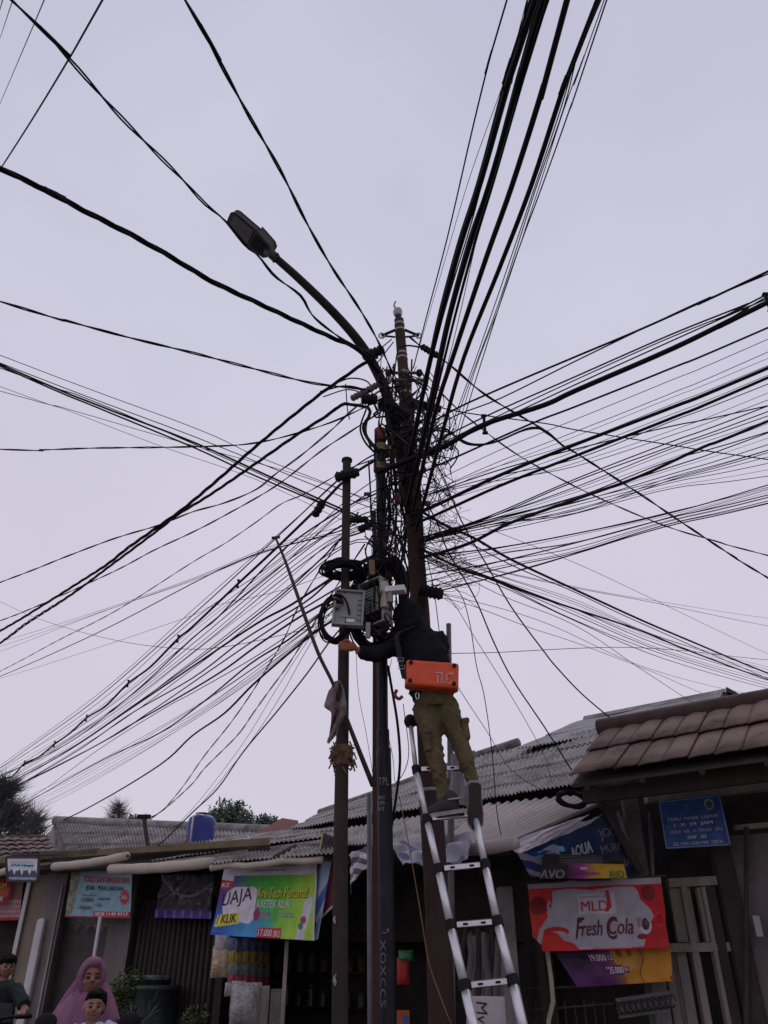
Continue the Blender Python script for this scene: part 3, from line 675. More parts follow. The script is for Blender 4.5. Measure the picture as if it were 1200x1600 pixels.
# bamboo prop, rag and dry fibres
w = MB(); Pb = [at(431, 841, 4.9), at(447, 880, 4.95), at(470, 945, 5.0), at(497, 1020, 5.08), at(522, 1072, 5.15), at(552, 1150, 5.3), at(583, 1228, 5.45)]
Pb = catmull(Pb, 5); w.tube(Pb, [.008 + .003 * math.sin(i * 3.3) ** 2 + .007 * i / len(Pb) for i in range(len(Pb))], 'bamboo', n=8)
w.tube([Pb[3], Pb[3] + Vector((.03, 0, .04))], .008, 'bamboo', n=5); w.tube([Pb[0] - Vector((.03, 0, 0)), Pb[0] + Vector((.03, 0, .01))], .012, 'bamboo', n=5)
tag(w.build('bamboo_pole', smooth=True), 'long thin bamboo pole leaning across the cables left of the poles', 'bamboo pole')
w = MB(); w.tube([at(540, 1195, 5.3), at(560, 1240, 5.5), at(535, 1260, 5.3)], .008, 'cable', n=5)
def rag():
    mb = MB(); nu, nv = 14, 34; vs = []; fs = []
    edgeL = [(522, 1066), (514, 1080), (507, 1104), (518, 1112), (517, 1130), (514, 1150), (512, 1161)]
    edgeR = [(530, 1062), (538, 1078), (541, 1100), (540, 1115), (531, 1132), (526, 1148), (514, 1162)]
    def pick(E, f):
        f *= len(E) - 1; i = min(int(f), len(E) - 2); g = f - i; return (E[i][0] + (E[i + 1][0] - E[i][0]) * g, E[i][1] + (E[i + 1][1] - E[i][1]) * g)
    for j in range(nv + 1):
        a, b = pick(edgeL, j / nv), pick(edgeR, j / nv)
        for i in range(nu + 1):
            u = i / nu; y = 5.17 + .035 * math.sin(u * 9 + j * .25) + .02 * noise.noise(Vector((u * 3, j * .2, 1)))
            vs.append(at(a[0] + (b[0] - a[0]) * u, a[1] + (b[1] - a[1]) * u, y))
    for j in range(nv):
        for i in range(nu): q = j * (nu + 1) + i; fs.append((q, q + 1, q + nu + 2, q + nu + 1))
    mb.add(vs, fs, 'rag'); o = mb.build('rag', smooth=True, solid=.006); tag(o, 'dirty pinkish rag draped over the leaning bamboo pole', 'rag')
rag()
w = MB()
for i in range(160):
    a = random.uniform(0, 6.28); py = random.gauss(1178, 9); c = at(535, py, Y3); r = .055 + random.uniform(0, .03)
    p = c + Vector((r * math.cos(a), r * math.sin(a), 0)); w.tube([p, p + Vector((random.uniform(-.03, .03), random.uniform(-.02, .02), random.uniform(-.06, .03)))], .006, 'fibre', n=4)
w.tube([at(535, 1165, Y3), at(535, 1180, Y3), at(535, 1196, Y3)], [.055, .075, .055], 'fibre', n=12)
tag(w.build('fibre_clump'), 'shaggy brown fibre clump wrapped round the leftmost pole', 'clump')

# ------------------------------------------------------------------ street lamp on a bent arm
sl = empty('street_lamp', at(640, 790, 5.8), 'grey street lamp head on a long bent arm above the poles', 'street lamp')
arm = catmull([at(643, 800, 5.82), at(622, 690, 5.8), at(606, 622, 5.76), at(586, 575, 5.7), at(560, 533, 5.6), at(520, 487, 5.45), at(470, 438, 5.3), at(432, 404, 5.2)], 6)
w = MB(); n = len(arm); w.tube(arm, [.058 - .02 * i / n for i in range(n)], 'armm', n=14); w.build('arm', sl, smooth=True)
A = at(433, 405, 5.2); B = at(368, 345, 4.98)      # underside of head seen from below
ax = (B - A).normalized(); side = ax.cross(Vector((0, 0, 1))).normalized(); upv = side.cross(ax).normalized()
rotm = Matrix((ax, side, upv)).transposed()
w = MB(); w.tube([A, A + ax * .14], [.045, .05], 'lampm', n=12); w.tube([A + ax * .02 + side * .06, A + ax * .02 - side * .06], .012, 'rust', n=6); w.build('neck', sl, smooth=True)
Lh = (B - A).length
def prism(mb, prof, z0, z1, m, org):   # outline in (ax, side) extruded along upv
    k = len(prof); vs = [org + ax * a + side * b + upv * z0 for a, b in prof] + [org + ax * a * 1.0 + side * b * .85 + upv * z1 for a, b in prof]
    mb.add(vs, [tuple(range(k)), tuple(range(2 * k - 1, k - 1, -1))] + [(i, (i + 1) % k, (i + 1) % k + k, i + k) for i in range(k)], m)
w = MB(); e = Lh + .06
prism(w, [(.10, -.045), (.13, -.078), (.26, -.10), (.30, -.104), (.30, .104), (.26, .10), (.13, .078), (.10, .045)], -.03, .09, 'lampm', A)
prism(w, [(.30, -.10), (e - .05, -.085), (e - .02, -.075), (e, -.045), (e, .045), (e - .02, .075), (e - .05, .085), (.30, .10)], -.02, .06, 'lampm', A)
w.build('housing', sl, bevel=.012)
w = MB(); prism(w, [(.14, -.055), (.29, -.075), (.29, .075), (.14, .055)], -.042, -.03, 'rubber', A); w.build('hatch', sl, bevel=.004)
w = MB(); prism(w, [(.33, -.085), (e - .04, -.07), (e - .04, .07), (.33, .085)], -.03, -.018, 'boxd', A); w.build('lens', sl, bevel=.004)
w = MB()
for k in range(7): c = A + ax * (.34 + k * .035) + upv * .075; w.box(c - upv * .012, (.008, .15, .025), 'lampm', rotm)
w.build('cooling_fins', sl)

# ------------------------------------------------------------------ cabinets on the black pole
Yc = 5.3
cb = empty('cable_cabinet', at(585, 960, Yc), 'open grey telecom cabinet with its door swung left', 'cabinet')
def facing(c, yaw=0):
    return Matrix.Rotation(yaw, 3, 'Z')
m_px = axial(545, 950, Yc) / F
c = at(544.5, 952, Yc); rt = Matrix.Rotation(R(4), 3, 'Z') @ Matrix.Rotation(R(3), 3, 'Y') @ Matrix.Rotation(R(-12), 3, 'X')
W_, H_ = 48 * m_px, 58 * m_px / .86
w = MB(); w.box(c, (W_, .02, H_), 'boxg', rt)
for sx in (-1, 1): w.box(c + rt @ Vector((sx * (W_ / 2 - .008), -.02, 0)), (.016, .03, H_), 'boxg', rt)
for sz in (-1, 1): w.box(c + rt @ Vector((0, -.0195, sz * (H_ / 2 - .008))), (W_ - .034, .028, .016), 'boxg', rt)
w.box(c + rt @ Vector((.0, -.013, .0)), (W_ * .55, .006, H_ * .52), 'boxg', rt)
for k in range(5): w.box(c + rt @ Vector((.09, -.0145, -.1 + k * .045)), (.05, .005, .004), 'boxd', rt)
w.build('door', cb, bevel=.004)
w = MB(); w.tube([c + rt @ Vector((-W_ * .38, -.01, -.01)), c + rt @ Vector((-W_ * .38, -.045, -.01))], .016, 'greyp', n=10); w.box(c + rt @ Vector((-W_ * .38 + .02, -.045, -.005)), (.05, .012, .014), 'greyp', rt); w.build('latch', cb)
w = MB(); w.box(c + rt @ Vector((.02, -.0135, -H_ * .34)), (.06, .004, .028), 'white', rt); w.build('label_plate', cb)
c2 = at(586, 945, Yc + .08); rt2 = Matrix.Rotation(R(-38), 3, 'Z') @ Matrix.Rotation(R(-5), 3, 'Y')
w = MB(); BW, BH = .20, .36
w.box(c2 + rt2 @ Vector((0, .05, 0)), (BW, .01, BH), 'boxd', rt2)
for sx in (-1, 1): w.box(c2 + rt2 @ Vector((sx * (BW / 2 + .004), 0, 0)), (.01, .12, BH), 'boxg', rt2)
for sz in (-1, 1): w.box(c2 + rt2 @ Vector((0, 0, sz * (BH / 2 + .004))), (BW + .02, .12, .01), 'boxg', rt2)
w.build('housing', cb)
w = MB(); w.box(c2 + rt2 @ Vector((-.01, -.02, .03)), (.13, .03, .2), 'boxg', rt2)
for k in range(7): w.box(c2 + rt2 @ Vector((-.01, -.038, -.05 + k * .027)), (.11, .006, .006), 'boxd', rt2)
for k in range(6): w.tube([c2 + rt2 @ Vector((-.08 + .03 * k, -.03, -.1)), c2 + rt2 @ Vector((-.07 + .03 * k, -.06, -.14)), c2 + rt2 @ Vector((-.06 + .02 * k, -.02, -.17))], .006, 'cable', n=5)
w.build('splice_tray', cb, bevel=.003)
w = MB(); w.box(at(601, 930, Yc - .02), (.05, .06, .21), 'cream', Matrix.Rotation(R(-20), 3, 'Z')); tag(w.build('terminal_box', bevel=.006), 'small cream terminal box right of the open grey cabinet', 'box')
w = MB(); cc = at(618, 922, Yc - .05); w.box(cc, (.15, .08, .045), 'white', Matrix.Rotation(R(-12), 3, 'Z')); w.tube([cc - Vector((.04, 0, .02)), cc - Vector((.045, 0, .1))], .022, 'boxg', n=10)
tag(w.build('cable_bracket', bevel=.004), 'white plastic bracket block at upper right of the open cabinet', 'bracket')
w = MB(); w.box(at(581, 888, Yc + .05), (.045, .05, .13), 'yband'); tag(w.build('junction_box', bevel=.006), 'small yellowed box strapped to the black pole above the coil', 'box')
w = MB(); w.box(at(575, 985, Yc - .02), (.035, .03, .12), 'boxg'); tag(w.build('splice_box', bevel=.004), 'narrow pale box hanging below the open grey cabinet', 'box')

# coils of cable
def coil(center, rx, rz, turns, r, label, name='cable_coil', tilt=0, flat=False, seed=0, mats=('cable',), spread=.03):
    rnd = random.Random(seed); mb = MB()
    for k in range(turns):
        a = rx * (1 + rnd.uniform(-spread, spread) * 3); b = rz * (1 + rnd.uniform(-spread, spread) * 3); ox, oz, oy = (rnd.uniform(-spread, spread) for _ in range(3)); tl = tilt + rnd.uniform(-.12, .12)
        pts = []
        for i in range(25):
            t = 2 * math.pi * i / 24; x = a * math.cos(t) + ox * .6; z = b * math.sin(t) + oz * .6; y = oy + .02 * math.sin(2 * t + k)
            if flat: x, y, z = x, z, y * .5
            xx = x * math.cos(tl) - z * math.sin(tl); zz = x * math.sin(tl) + z * math.cos(tl)
            if flat: xx, zz = x, z
            pts.append(center + Vector((xx, y, zz)))
        mb.tube(pts, r * rnd.uniform(.7, 1.2), mats[k % len(mats)], n=5, cap=False)
    return tag(mb.build(name, smooth=True), label, 'cable coil', 'coils of spare cable')
coil(at(590, 945, 5.45), .20, .36, 26, .008, 'big black cable coil hanging round the open cabinet', seed=1, tilt=-.12, mats=('cable', 'cable', 'cable3'))
coil(at(607, 935, 5.38), .13, .34, 12, .008, 'tall narrow black cable coil beside the white bracket', seed=2, tilt=-.1)
coil(at(536, 890, 5.30), .13, .13, 22, .009, 'flat dark cable coil hooked on the leftmost pole', seed=3, flat=True, spread=.06)
coil(at(522, 968, 5.30), .10, .17, 9, .008, 'dark purple cable loop left of the cabinet door', seed=4, mats=('cable2', 'cable'))
coil(at(893, 1249, 6.45), .108, .052, 20, .011, 'round black cable coil lying on the beige awning', seed=5, tilt=-.15, spread=.012)
#==CABLES==
# ------------------------------------------------------------------ cables
def hubY(px, rnd): return (5.3 if px < 560 else 5.55 if px < 612 else 5.78) + rnd.uniform(-.12, .06)
CABS = []
def cable(w, pts, tw=0, end=None, zend=6.0, m='cable', start=None, lab=None, sub=5, clamps=None, waves=0):
    """w: width in picture units at the poles; pts: directions from the poles outward; end: distance of the far end (else its height zend)"""
    rnd = random.Random(len(CABS) * 13 + 5)
    YA = start if start else hubY(pts[0][0], rnd)
    if end: YB = end
    else:
        d = ray(*pts[-1]); z = zend + rnd.uniform(-.25, .25); YB = max(.6, (z - CAMZ) / d.z * d.y)
    wA, wB = axial(pts[0][0], pts[0][1], YA), axial(pts[-1][0], pts[-1][1], YB)
    if w < 2.4 and not tw and len(pts) > 3: pts = [pts[0]] + [(x + rnd.uniform(-2, 2), y + rnd.uniform(-2.4, 2.4)) for x, y in pts[1:-1]] + [pts[-1]]
    ln = [0]
    for a, b in zip(pts, pts[1:]): ln.append(ln[-1] + math.hypot(a[0] - b[0], a[1] - b[1]))
    P = []
    for (x, y), l in zip(pts, ln):
        f = l / ln[-1]; s = f * wA / ((1 - f) * wB + f * wA); P.append(at(x, y, YA + (YB - YA) * s))
    exits = not end or pts[-1][0] <= 0 or pts[-1][0] >= 1200
    if exits:                                             # runs on beyond what the photo shows
        d = (P[-1] - P[-2]).normalized(); P.append(P[-1] + d * 5 + Vector((0, 0, .1)))
    C = catmull(P, sub); r = w * .5 * 7.0 / F
    mb = MB()
    if tw:
        # resample evenly, wind strands round the line
        tot = [0]
        for a, b in zip(C, C[1:]): tot.append(tot[-1] + (b - a).length)
        N = int(min(420, max(20, tot[-1] / .07))); Q = []; j = 0
        for i in range(N + 1):
            t = tot[-1] * i / N
            while j < len(tot) - 2 and tot[j + 1] < t: j += 1
            Q.append(C[j].lerp(C[j + 1], (t - tot[j]) / max(1e-6, tot[j + 1] - tot[j])))
        for k in range(tw):
            pp = []
            for i, q in enumerate(Q):
                t = (Q[min(i + 1, N)] - Q[max(i - 1, 0)]).normalized(); u = t.cross(Vector((0, 0, 1))).normalized(); v = t.cross(u)
                L_ = tot[-1] * i / N; loose = 1 + .8 * max(0, noise.noise(Vector((L_ * .5, w, k * 0 + len(CABS)))))
                a = 2 * math.pi * (L_ / .75 + k / tw) + 1.5 * noise.noise(Vector((L_ * .6, 3, len(CABS))))
                pp.append(q + (u * math.cos(a) + v * math.sin(a)) * r * .52 * loose)
            mb.tube(pp, r * (.55 if tw == 2 else .5), m, n=5)
    else:
        n = 6 if w > 3 else 4
        mb.tube(C, r, m, n=n)
        if waves:
            pass
    root = None
    if clamps:
        o = None
        cab = mb.build('cable', smooth=True); o = cab
        for (x, y) in clamps:
            best = min(C, key=lambda q: (Vector((q.x, q.y, q.z)) - at(x, y, q.y)).length)
            b = MB(); s_ = .022 if best.y < 7 else .016; h_ = .2 if x > 600 else .11; b.box(best, (s_, s_, h_), 'cable'); b.box(best + Vector((0, 0, h_ * .45)), (s_ * 2, .03, .014), 'cable'); b.box(best - Vector((0, 0, h_ * .45)), (s_ * 2, .03, .014), 'cable'); b.build('clamp', o)
    else: o = mb.build('cable', smooth=True)
    thick = 'twisted black cable' if tw and w >= 3 else 'thin twisted cable' if tw else 'thick black cable' if w >= 4 else 'black cable' if w >= 1.8 else 'hair-thin black wire' if w < 1 else 'thin black wire'
    x, y = pts[-1]
    side = 'top' if y <= 0 and 0 < x < 1200 else 'left' if x <= 0 else 'right' if x >= 1200 else 'end'
    CABS.append((o, side, x, y, thick, lab)); return o
def label_cables():
    for side, key in (('left', 3), ('right', 3), ('top', 2)):
        kinds = {}
        for c in CABS:
            if c[1] == side and not c[5]: kinds.setdefault(c[4], []).append(c)
        for k, lst in kinds.items():
            lst.sort(key=lambda c: c[key])
            for i, c in enumerate(lst):
                where = 'from the top' if side != 'top' else 'from the left'
                if len(lst) == 1: t = '%s leaving the photo over its %s edge' % (k, side)
                else: t = '%s over the %s edge of the photo, %s %s' % (k, side, ordinal(i), where)
                tag(c[0], t, 'cable', 'overhead cables fanning out from the poles')
    for c in CABS:
        if c[5]: tag(c[0], c[5], 'cable', 'overhead cables fanning out from the poles')
        elif c[1] == 'end': raise Exception('label %s' % str(c[2:4]))

# --- upper left
cable(8, [(592, 582), (560, 546), (520, 528), (470, 505), (400, 472), (330, 439), (265, 400), (200, 364), (133, 330), (60, 291), (0, 263)], tw=3)
cable(4, [(590, 560), (560, 543), (535, 530), (490, 495), (470, 462), (430, 432), (404, 400), (385, 385), (352, 345), (320, 318), (280, 275), (217, 212), (175, 168), (150, 140), (108, 92), (60, 40), (18, 0)], tw=2)
cable(4, [(614, 585), (590, 532), (560, 480), (520, 420), (480, 350), (440, 270), (400, 200), (380, 165), (345, 100), (310, 35), (289, 0)], tw=2)
cable(2.2, [(2, 262), (50, 185), (108, 95), (160, 0)], start=4.2)
cable(1, [(0, 162), (50, 45), (69, 0)], start=5.5); cable(1, [(0, 60), (20, 0)], start=5.5); cable(1, [(-4, 30), (4, 0)], start=5.5)
cable(4, [(580, 612), (560, 607), (530, 604), (480, 597), (400, 577), (300, 551), (200, 527), (100, 500), (0, 471)], tw=2)
cable(1.1, [(600, 795), (530, 765), (400, 710), (300, 667), (0, 555)])
cable(1.4, [(600, 800), (540, 776), (300, 680), (0, 567)]); cable(3, [(600, 822), (540, 798), (420, 744), (300, 690), (150, 632), (0, 569)])
cable(2.6, [(600, 826), (535, 800), (400, 744), (300, 698), (150, 636), (0, 572)]); cable(1.5, [(610, 835), (540, 800), (300, 693), (130, 620), (0, 575)])
cable(.8, [(596, 835), (540, 815), (400, 750), (250, 698), (100, 640), (0, 604)]); cable(1, [(590, 785), (450, 737), (290, 692), (100, 636), (0, 611)])
cable(3, [(605, 618), (560, 641), (500, 666), (400, 692), (300, 698), (150, 700), (60, 703), (0, 702)], tw=2)
cable(6.5, [(585, 560), (567, 569), (520, 602), (500, 616), (440, 664), (390, 706), (340, 750), (290, 792), (260, 814), (200, 856), (170, 880), (130, 906), (60, 950), (0, 986)], tw=3)
cable(6.5, [(592, 706), (578, 690), (568, 668), (578, 648), (575, 637), (555, 633), (535, 632), (510, 650), (460, 682), (400, 724), (330, 772), (275, 806), (250, 826), (175, 882), (110, 930), (40, 975), (0, 1005)], tw=3)
cable(3, [(600, 640), (545, 676), (500, 706), (430, 760), (350, 806), (300, 832), (240, 860), (190, 887), (130, 915), (60, 946), (0, 970)], tw=2)
cable(3.2, [(600, 608), (585, 616), (550, 641), (520, 670), (470, 712), (430, 741), (400, 765), (350, 786), (300, 800), (250, 820), (180, 841), (100, 871), (0, 910)], tw=2)
cable(2.2, [(592, 715), (540, 735), (475, 772), (440, 787), (400, 816), (350, 850), (300, 879), (180, 955), (90, 1001), (0, 1049)], tw=2)
cable(2, [(590, 800), (530, 830), (420, 860), (360, 884), (300, 913), (150, 990), (0, 1057)])
for i, (y0, ym, ye) in enumerate([(812, 903, 1003), (820, 906, 1010), (826, 909, 1018)]): cable(.8, [(595, y0), (530, y0 + 10), (420, 854 + i * 3), (300, ym), (150, 955 + i * 3), (0, ye)])
cable(1, [(560, 960), (520, 972), (450, 990), (350, 1009), (280, 1012), (180, 1002), (70, 972), (0, 940)]); cable(.8, [(580, 872), (440, 922), (330, 948), (300, 963), (150, 1015), (0, 1060)])
# --- diagonal fan to the lower left
cable(5.5, [(700, 698), (650, 712), (595, 716), (540, 750), (500, 790), (430, 858), (372, 912), (300, 980), (278, 998), (235, 1042), (200, 1068), (165, 1103), (135, 1122), (110, 1145), (85, 1163), (60, 1183), (38, 1193), (20, 1212), (0, 1218)], clamps=[(498, 790), (372, 912), (278, 996), (200, 1065), (135, 1122), (85, 1160), (40, 1192)], end=17)
cable(2.6, [(640, 690), (590, 708), (560, 725), (520, 757), (430, 842), (300, 962), (150, 1093), (60, 1158), (0, 1200)]); cable(1.4, [(650, 680), (600, 700), (540, 738), (500, 775), (300, 956), (150, 1085), (0, 1196)])
cable(1.5, [(600, 740), (540, 782), (430, 876), (300, 973), (150, 1098), (0, 1205)]); cable(1.8, [(600, 760), (540, 795), (430, 893), (300, 1000), (205, 1085), (90, 1165), (0, 1214)])
cable(3.4, [(640, 735), (590, 770), (545, 790), (470, 838), (420, 880), (340, 965), (300, 998), (200, 1090), (100, 1165), (0, 1212)])
rf = random.Random(3)
for i in range(9):
    f = i / 8; cable(rf.choice([.9, 1.1, 1.4, 1.8]), [(rf.uniform(575, 640), 770 + f * 90), (540, 800 + f * 50 + rf.uniform(-6, 6)), (430, 880 + f * 60 + rf.uniform(-5, 5)), (300, 985 + f * 55 + rf.uniform(-4, 4)), (150, 1108 + f * 42), (0, 1200 + f * 42 + rf.uniform(-3, 3))])
cable(2.6, [(570, 830), (530, 845), (505, 870), (440, 930), (370, 985), (300, 1037), (200, 1108), (100, 1175), (0, 1226)]); cable(4.5, [(600, 860), (530, 896), (455, 945), (400, 975), (300, 1042), (200, 1110), (90, 1183), (0, 1230)])
cable(3.2, [(590, 868), (520, 905), (475, 942), (380, 1000), (300, 1060), (200, 1118), (110, 1180), (0, 1243)]); cable(2.4, [(560, 900), (500, 935), (420, 985), (325, 1050), (230, 1115), (150, 1165), (0, 1240)])
cable(4, [(600, 890), (520, 935), (465, 966), (400, 1010), (345, 1050), (275, 1092), (200, 1135), (150, 1165), (60, 1212), (0, 1238)])
cable(3, [(580, 925), (515, 950), (450, 1000), (390, 1038), (320, 1095), (250, 1145), (175, 1180), (110, 1215), (40, 1255), (0, 1272)])
cable(4, [(580, 905), (530, 960), (490, 990), (450, 1022), (395, 1070), (350, 1115), (300, 1150), (250, 1195), (160, 1250), (90, 1285), (0, 1320)], end=24)
for i in range(7):
    f = i / 6; cable(rf.choice([.7, .8, 1.0]), [(560 + f * 10, 925 + f * 20), (480, 985 + f * 10), (400, 1040 + f * 18), (300, 1108 + f * 22), (180, 1175 + f * 26), (80, 1228 + f * 28), (0, 1262 + f * 30)], end=24)
cable(1.8, [(610, 850), (560, 905), (500, 955), (400, 1025), (300, 1085), (250, 1108), (150, 1172), (55, 1240), (0, 1262)])
# steeper service cables down to the low roofs
cable(2.4, [(560, 800), (500, 890), (465, 950), (443, 1000), (410, 1055), (395, 1080), (360, 1130), (320, 1180), (285, 1230), (255, 1265), (234, 1278)], tw=2, end=11.5, lab='twisted service cable dropping to the small roof mast, upper of two')
cable(2.4, [(570, 850), (520, 925), (475, 1000), (448, 1042), (420, 1080), (395, 1115), (370, 1150), (320, 1200), (300, 1225), (262, 1260), (235, 1280)], tw=2, end=11.6, lab='twisted service cable dropping to the small roof mast, lower of two')
cable(.9, [(560, 880), (480, 1000), (430, 1080), (380, 1160), (310, 1250), (266, 1300)], end=12, lab='hair-thin wire dropping to the roof left of the blue tank, upper one')
cable(1, [(565, 885), (484, 1005), (437, 1085), (388, 1165), (316, 1252), (268, 1302)], end=12, lab='thin wire dropping to the roof left of the blue tank, lower one')
cable(2.4, [(590, 900), (560, 950), (517, 1000), (480, 1052), (430, 1115), (380, 1175), (340, 1232), (300, 1270), (265, 1305), (235, 1332)], end=10, lab='black service cable ending at the low eave left of the blue tank')
# --- bundle overhead at upper right
cable(2.2, [(646, 575), (665, 500), (697, 370), (740, 200), (770, 80), (792, 0)]); cable(.9, [(650, 560), (690, 430), (735, 280), (795, 100), (823, 0)])
cable(2, [(652, 660), (690, 500), (735, 350), (765, 240), (805, 85), (824, 0)])
cable(6.5, [(628, 760), (645, 690), (668, 582), (690, 490), (720, 380), (752, 280), (800, 110), (836, 0)]); cable(3.5, [(640, 740), (664, 600), (684, 500), (716, 380), (748, 280), (798, 95), (829, 0)])
cable(6, [(636, 790), (660, 690), (680, 600), (704, 490), (738, 370), (770, 270), (820, 95), (849, 0)]); cable(4, [(640, 770), (676, 605), (700, 495), (734, 372), (766, 280), (812, 110), (843, 0)]); cable(3.5, [(650, 745), (685, 600), (712, 490), (744, 372), (772, 280), (824, 100), (855, 0)])
cable(1.3, [(676, 655), (700, 565), (720, 480), (746, 370), (774, 270), (826, 95), (858, 0)])
cable(6, [(645, 800), (680, 645), (712, 545), (760, 402), (800, 290), (850, 132), (886, 0)], m='cable2')
cable(5.2, [(650, 830), (690, 680), (725, 558), (780, 420), (830, 290), (885, 124), (934, 0)], m='cable2')
cable(1.4, [(690, 720), (738, 580), (780, 470), (835, 300), (880, 170), (906, 80), (936, 0)]); cable(1.4, [(686, 716), (733, 585), (777, 472), (832, 302), (876, 175), (903, 85), (939, 0)]); cable(1.2, [(700, 725), (742, 585), (786, 465), (839, 300), (882, 175), (912, 85), (944, 0)]); cable(1.6, [(704, 722), (748, 578), (800, 420), (848, 290), (890, 170), (948, 0)], m='cable2')
# --- right
cable(3.4, [(640, 680), (710, 640), (780, 608), (900, 557), (1000, 515), (1100, 470), (1200, 424)], m='cable2'); cable(2, [(640, 700), (700, 655), (780, 620), (900, 563), (1020, 507), (1110, 466), (1200, 428)])
cable(2.4, [(650, 705), (760, 650), (900, 588), (1050, 522), (1170, 474), (1200, 459)]); cable(1.8, [(650, 712), (760, 656), (900, 592), (1050, 526), (1172, 477), (1200, 462)]); cable(2, [(650, 716), (760, 665), (900, 602), (1050, 535), (1170, 480), (1200, 466)])
cable(8, [(590, 738), (650, 714), (700, 694), (757, 663), (850, 633), (900, 610), (1050, 545), (1150, 496), (1200, 472)], clamps=[(1177, 482), (757, 663)])
cable(3, [(590, 765), (650, 742), (700, 720), (830, 662), (900, 635), (1050, 575), (1200, 512)])
for w_, y0, ym, ye in ((1, 760, 655, 530), (1.1, 775, 675, 550), (.8, 780, 683, 560), (5.5, 800, 694, 575), (1, 775, 690, 571), (4.6, 815, 712, 590), (1, 800, 706, 586), (1.6, 780, 716, 600), (.9, 800, 724, 614), (1.2, 780, 728, 625)):
    cable(w_, [(640, y0 + 6), (680, y0 - 10), (780, (y0 + ym) / 2 - 4), (900, ym), (1050, (ym + ye) / 2 + 2), (1200, ye)])
cable(2, [(670, 772), (780, 735), (900, 700), (1050, 665), (1200, 634)])
for i in range(11):
    f = i / 10; cable(rf.choice([.8, 1, 1.2, 1.6, 2]), [(655, 842 + f * 8 + rf.uniform(-4, 4)), (760, 808 + f * 12), (900, 748 + f * 50 + rf.uniform(-3, 3)), (1050, 690 + f * 62), (1200, 636 + f * 72 + rf.uniform(-3, 3))])
cable(4.8, [(655, 872), (700, 860), (740, 846), (800, 816), (900, 780), (1000, 744), (1100, 698), (1200, 658)])
for i in range(5):
    f = i / 4; cable(rf.choice([.8, 1, 1.3]), [(665, 838 + f * 12), (760, 822 + f * 10), (900, 784 + f * 18), (1050, 745 + f * 20), (1200, 704 + f * 40)])
for i in range(11):
    f = i / 10; cable(rf.choice([.8, 1, 1.3, 1.8, 2.2]), [(662, 872 + f * 58 + rf.uniform(-6, 6)), (780, 852 + f * 50 + rf.uniform(-5, 5)), (900, 833 + f * 36 + rf.uniform(-2, 2)), (1040, 800 + f * 22 + rf.uniform(-3, 3)), (1200, 758 + f * 30 + rf.uniform(-2, 2))])
# --- descending right
cable(4.4, [(640, 526), (660, 543), (700, 568), (760, 618), (850, 672), (880, 697), (900, 708), (1000, 772), (1050, 806), (1110, 846), (1150, 872), (1200, 903)], tw=2, zend=5.5)
cable(2.8, [(670, 590), (700, 625), (740, 660), (800, 705), (860, 740), (940, 780), (1040, 822), (1120, 846), (1200, 868)], tw=2, zend=5.3)
cable(2, [(640, 620), (670, 630), (730, 645), (850, 662), (900, 672), (1050, 697), (1200, 718)])
cable(4.6, [(648, 790), (665, 803), (700, 823), (745, 843), (800, 875), (900, 922), (1000, 968), (1075, 1000), (1200, 1052)], end=13)
cable(2, [(650, 800), (700, 830), (800, 882), (900, 928), (1000, 975), (1200, 1060)], end=13)
cable(4, [(655, 856), (720, 888), (775, 907), (840, 932), (900, 952), (1000, 985), (1080, 1018), (1200, 1062)], end=13)
for i in range(9):
    f = i / 8; cable(rf.choice([.8, .9, 1.1, 1.6]), [(662, 848 + f * 30 + rf.uniform(-4, 4)), (700, 868 + f * 24), (780, 900 + f * 14), (900, 938 + f * 34), (1040, 996 + f * 32), (1200, 1042 + f * 34)], end=13 + f)
cable(1, [(660, 765), (700, 795), (750, 820), (900, 882), (1020, 938), (1200, 1022)], end=13.5)
cable(.9, [(665, 855), (750, 885), (900, 917), (1010, 937), (1200, 966)], end=12.5); cable(1.2, [(665, 860), (750, 888), (900, 919), (1030, 946), (1200, 978)], end=12.5)
cable(1, [(668, 868), (780, 930), (900, 975), (1000, 1045), (1110, 1116)], end=8.8, lab='thin wire dropping to the pale zinc roof beside the tiled canopy')
cable(1, [(668, 926), (740, 942), (860, 975), (1000, 1042), (1120, 1072), (1200, 1088)], end=13.5); cable(1, [(668, 928), (740, 945), (830, 980), (900, 1004), (1020, 1048), (1100, 1082), (1200, 1120)], end=12.8)
cable(1.2, [(702, 1021), (780, 1018), (900, 1014), (990, 1010), (1080, 1019), (1200, 1031)], start=6.6, end=10.5)
cable(2.6, [(650, 760), (680, 810), (700, 862), (740, 930), (770, 1000), (800, 1060), (850, 1135), (893, 1203)], end=7.2, lab='black service cable dropping to the dark eave above the cable coil')
cable(2.6, [(660, 690), (690, 740), (720, 812), (760, 882), (800, 950), (850, 1018), (870, 1043), (910, 1085), (968, 1134)], end=7, lab='black service cable dropping behind the ridge of the tiled canopy')
cable(1.2, [(680, 905), (715, 922), (735, 970), (746, 1040), (756, 1090), (768, 1180), (776, 1270), (790, 1335)], end=6.6, lab='thin wire hanging down past the beige awning right of the worker')
cable(1, [(670, 930), (700, 935), (745, 1000), (800, 1090), (850, 1180), (862, 1222)], end=7.6, lab='thin wire dropping steeply to the corrugated roof behind the worker')
cable(1, [(672, 1000), (718, 1080), (760, 1145), (800, 1200), (848, 1236)], end=7.5, lab='thin wire slanting down from behind the orange case')
cable(1.6, [(655, 760), (663, 840), (676, 920), (690, 1000), (697, 1030)], end=6.2, lab="black wire running down to the worker's right shoulder")
cable(3.4, [(606, 1040), (612, 1075), (621, 1130), (625, 1190), (619, 1245), (612, 1290)], start=5.5, end=5.6, lab='loose black cable hanging down beside the black pole')
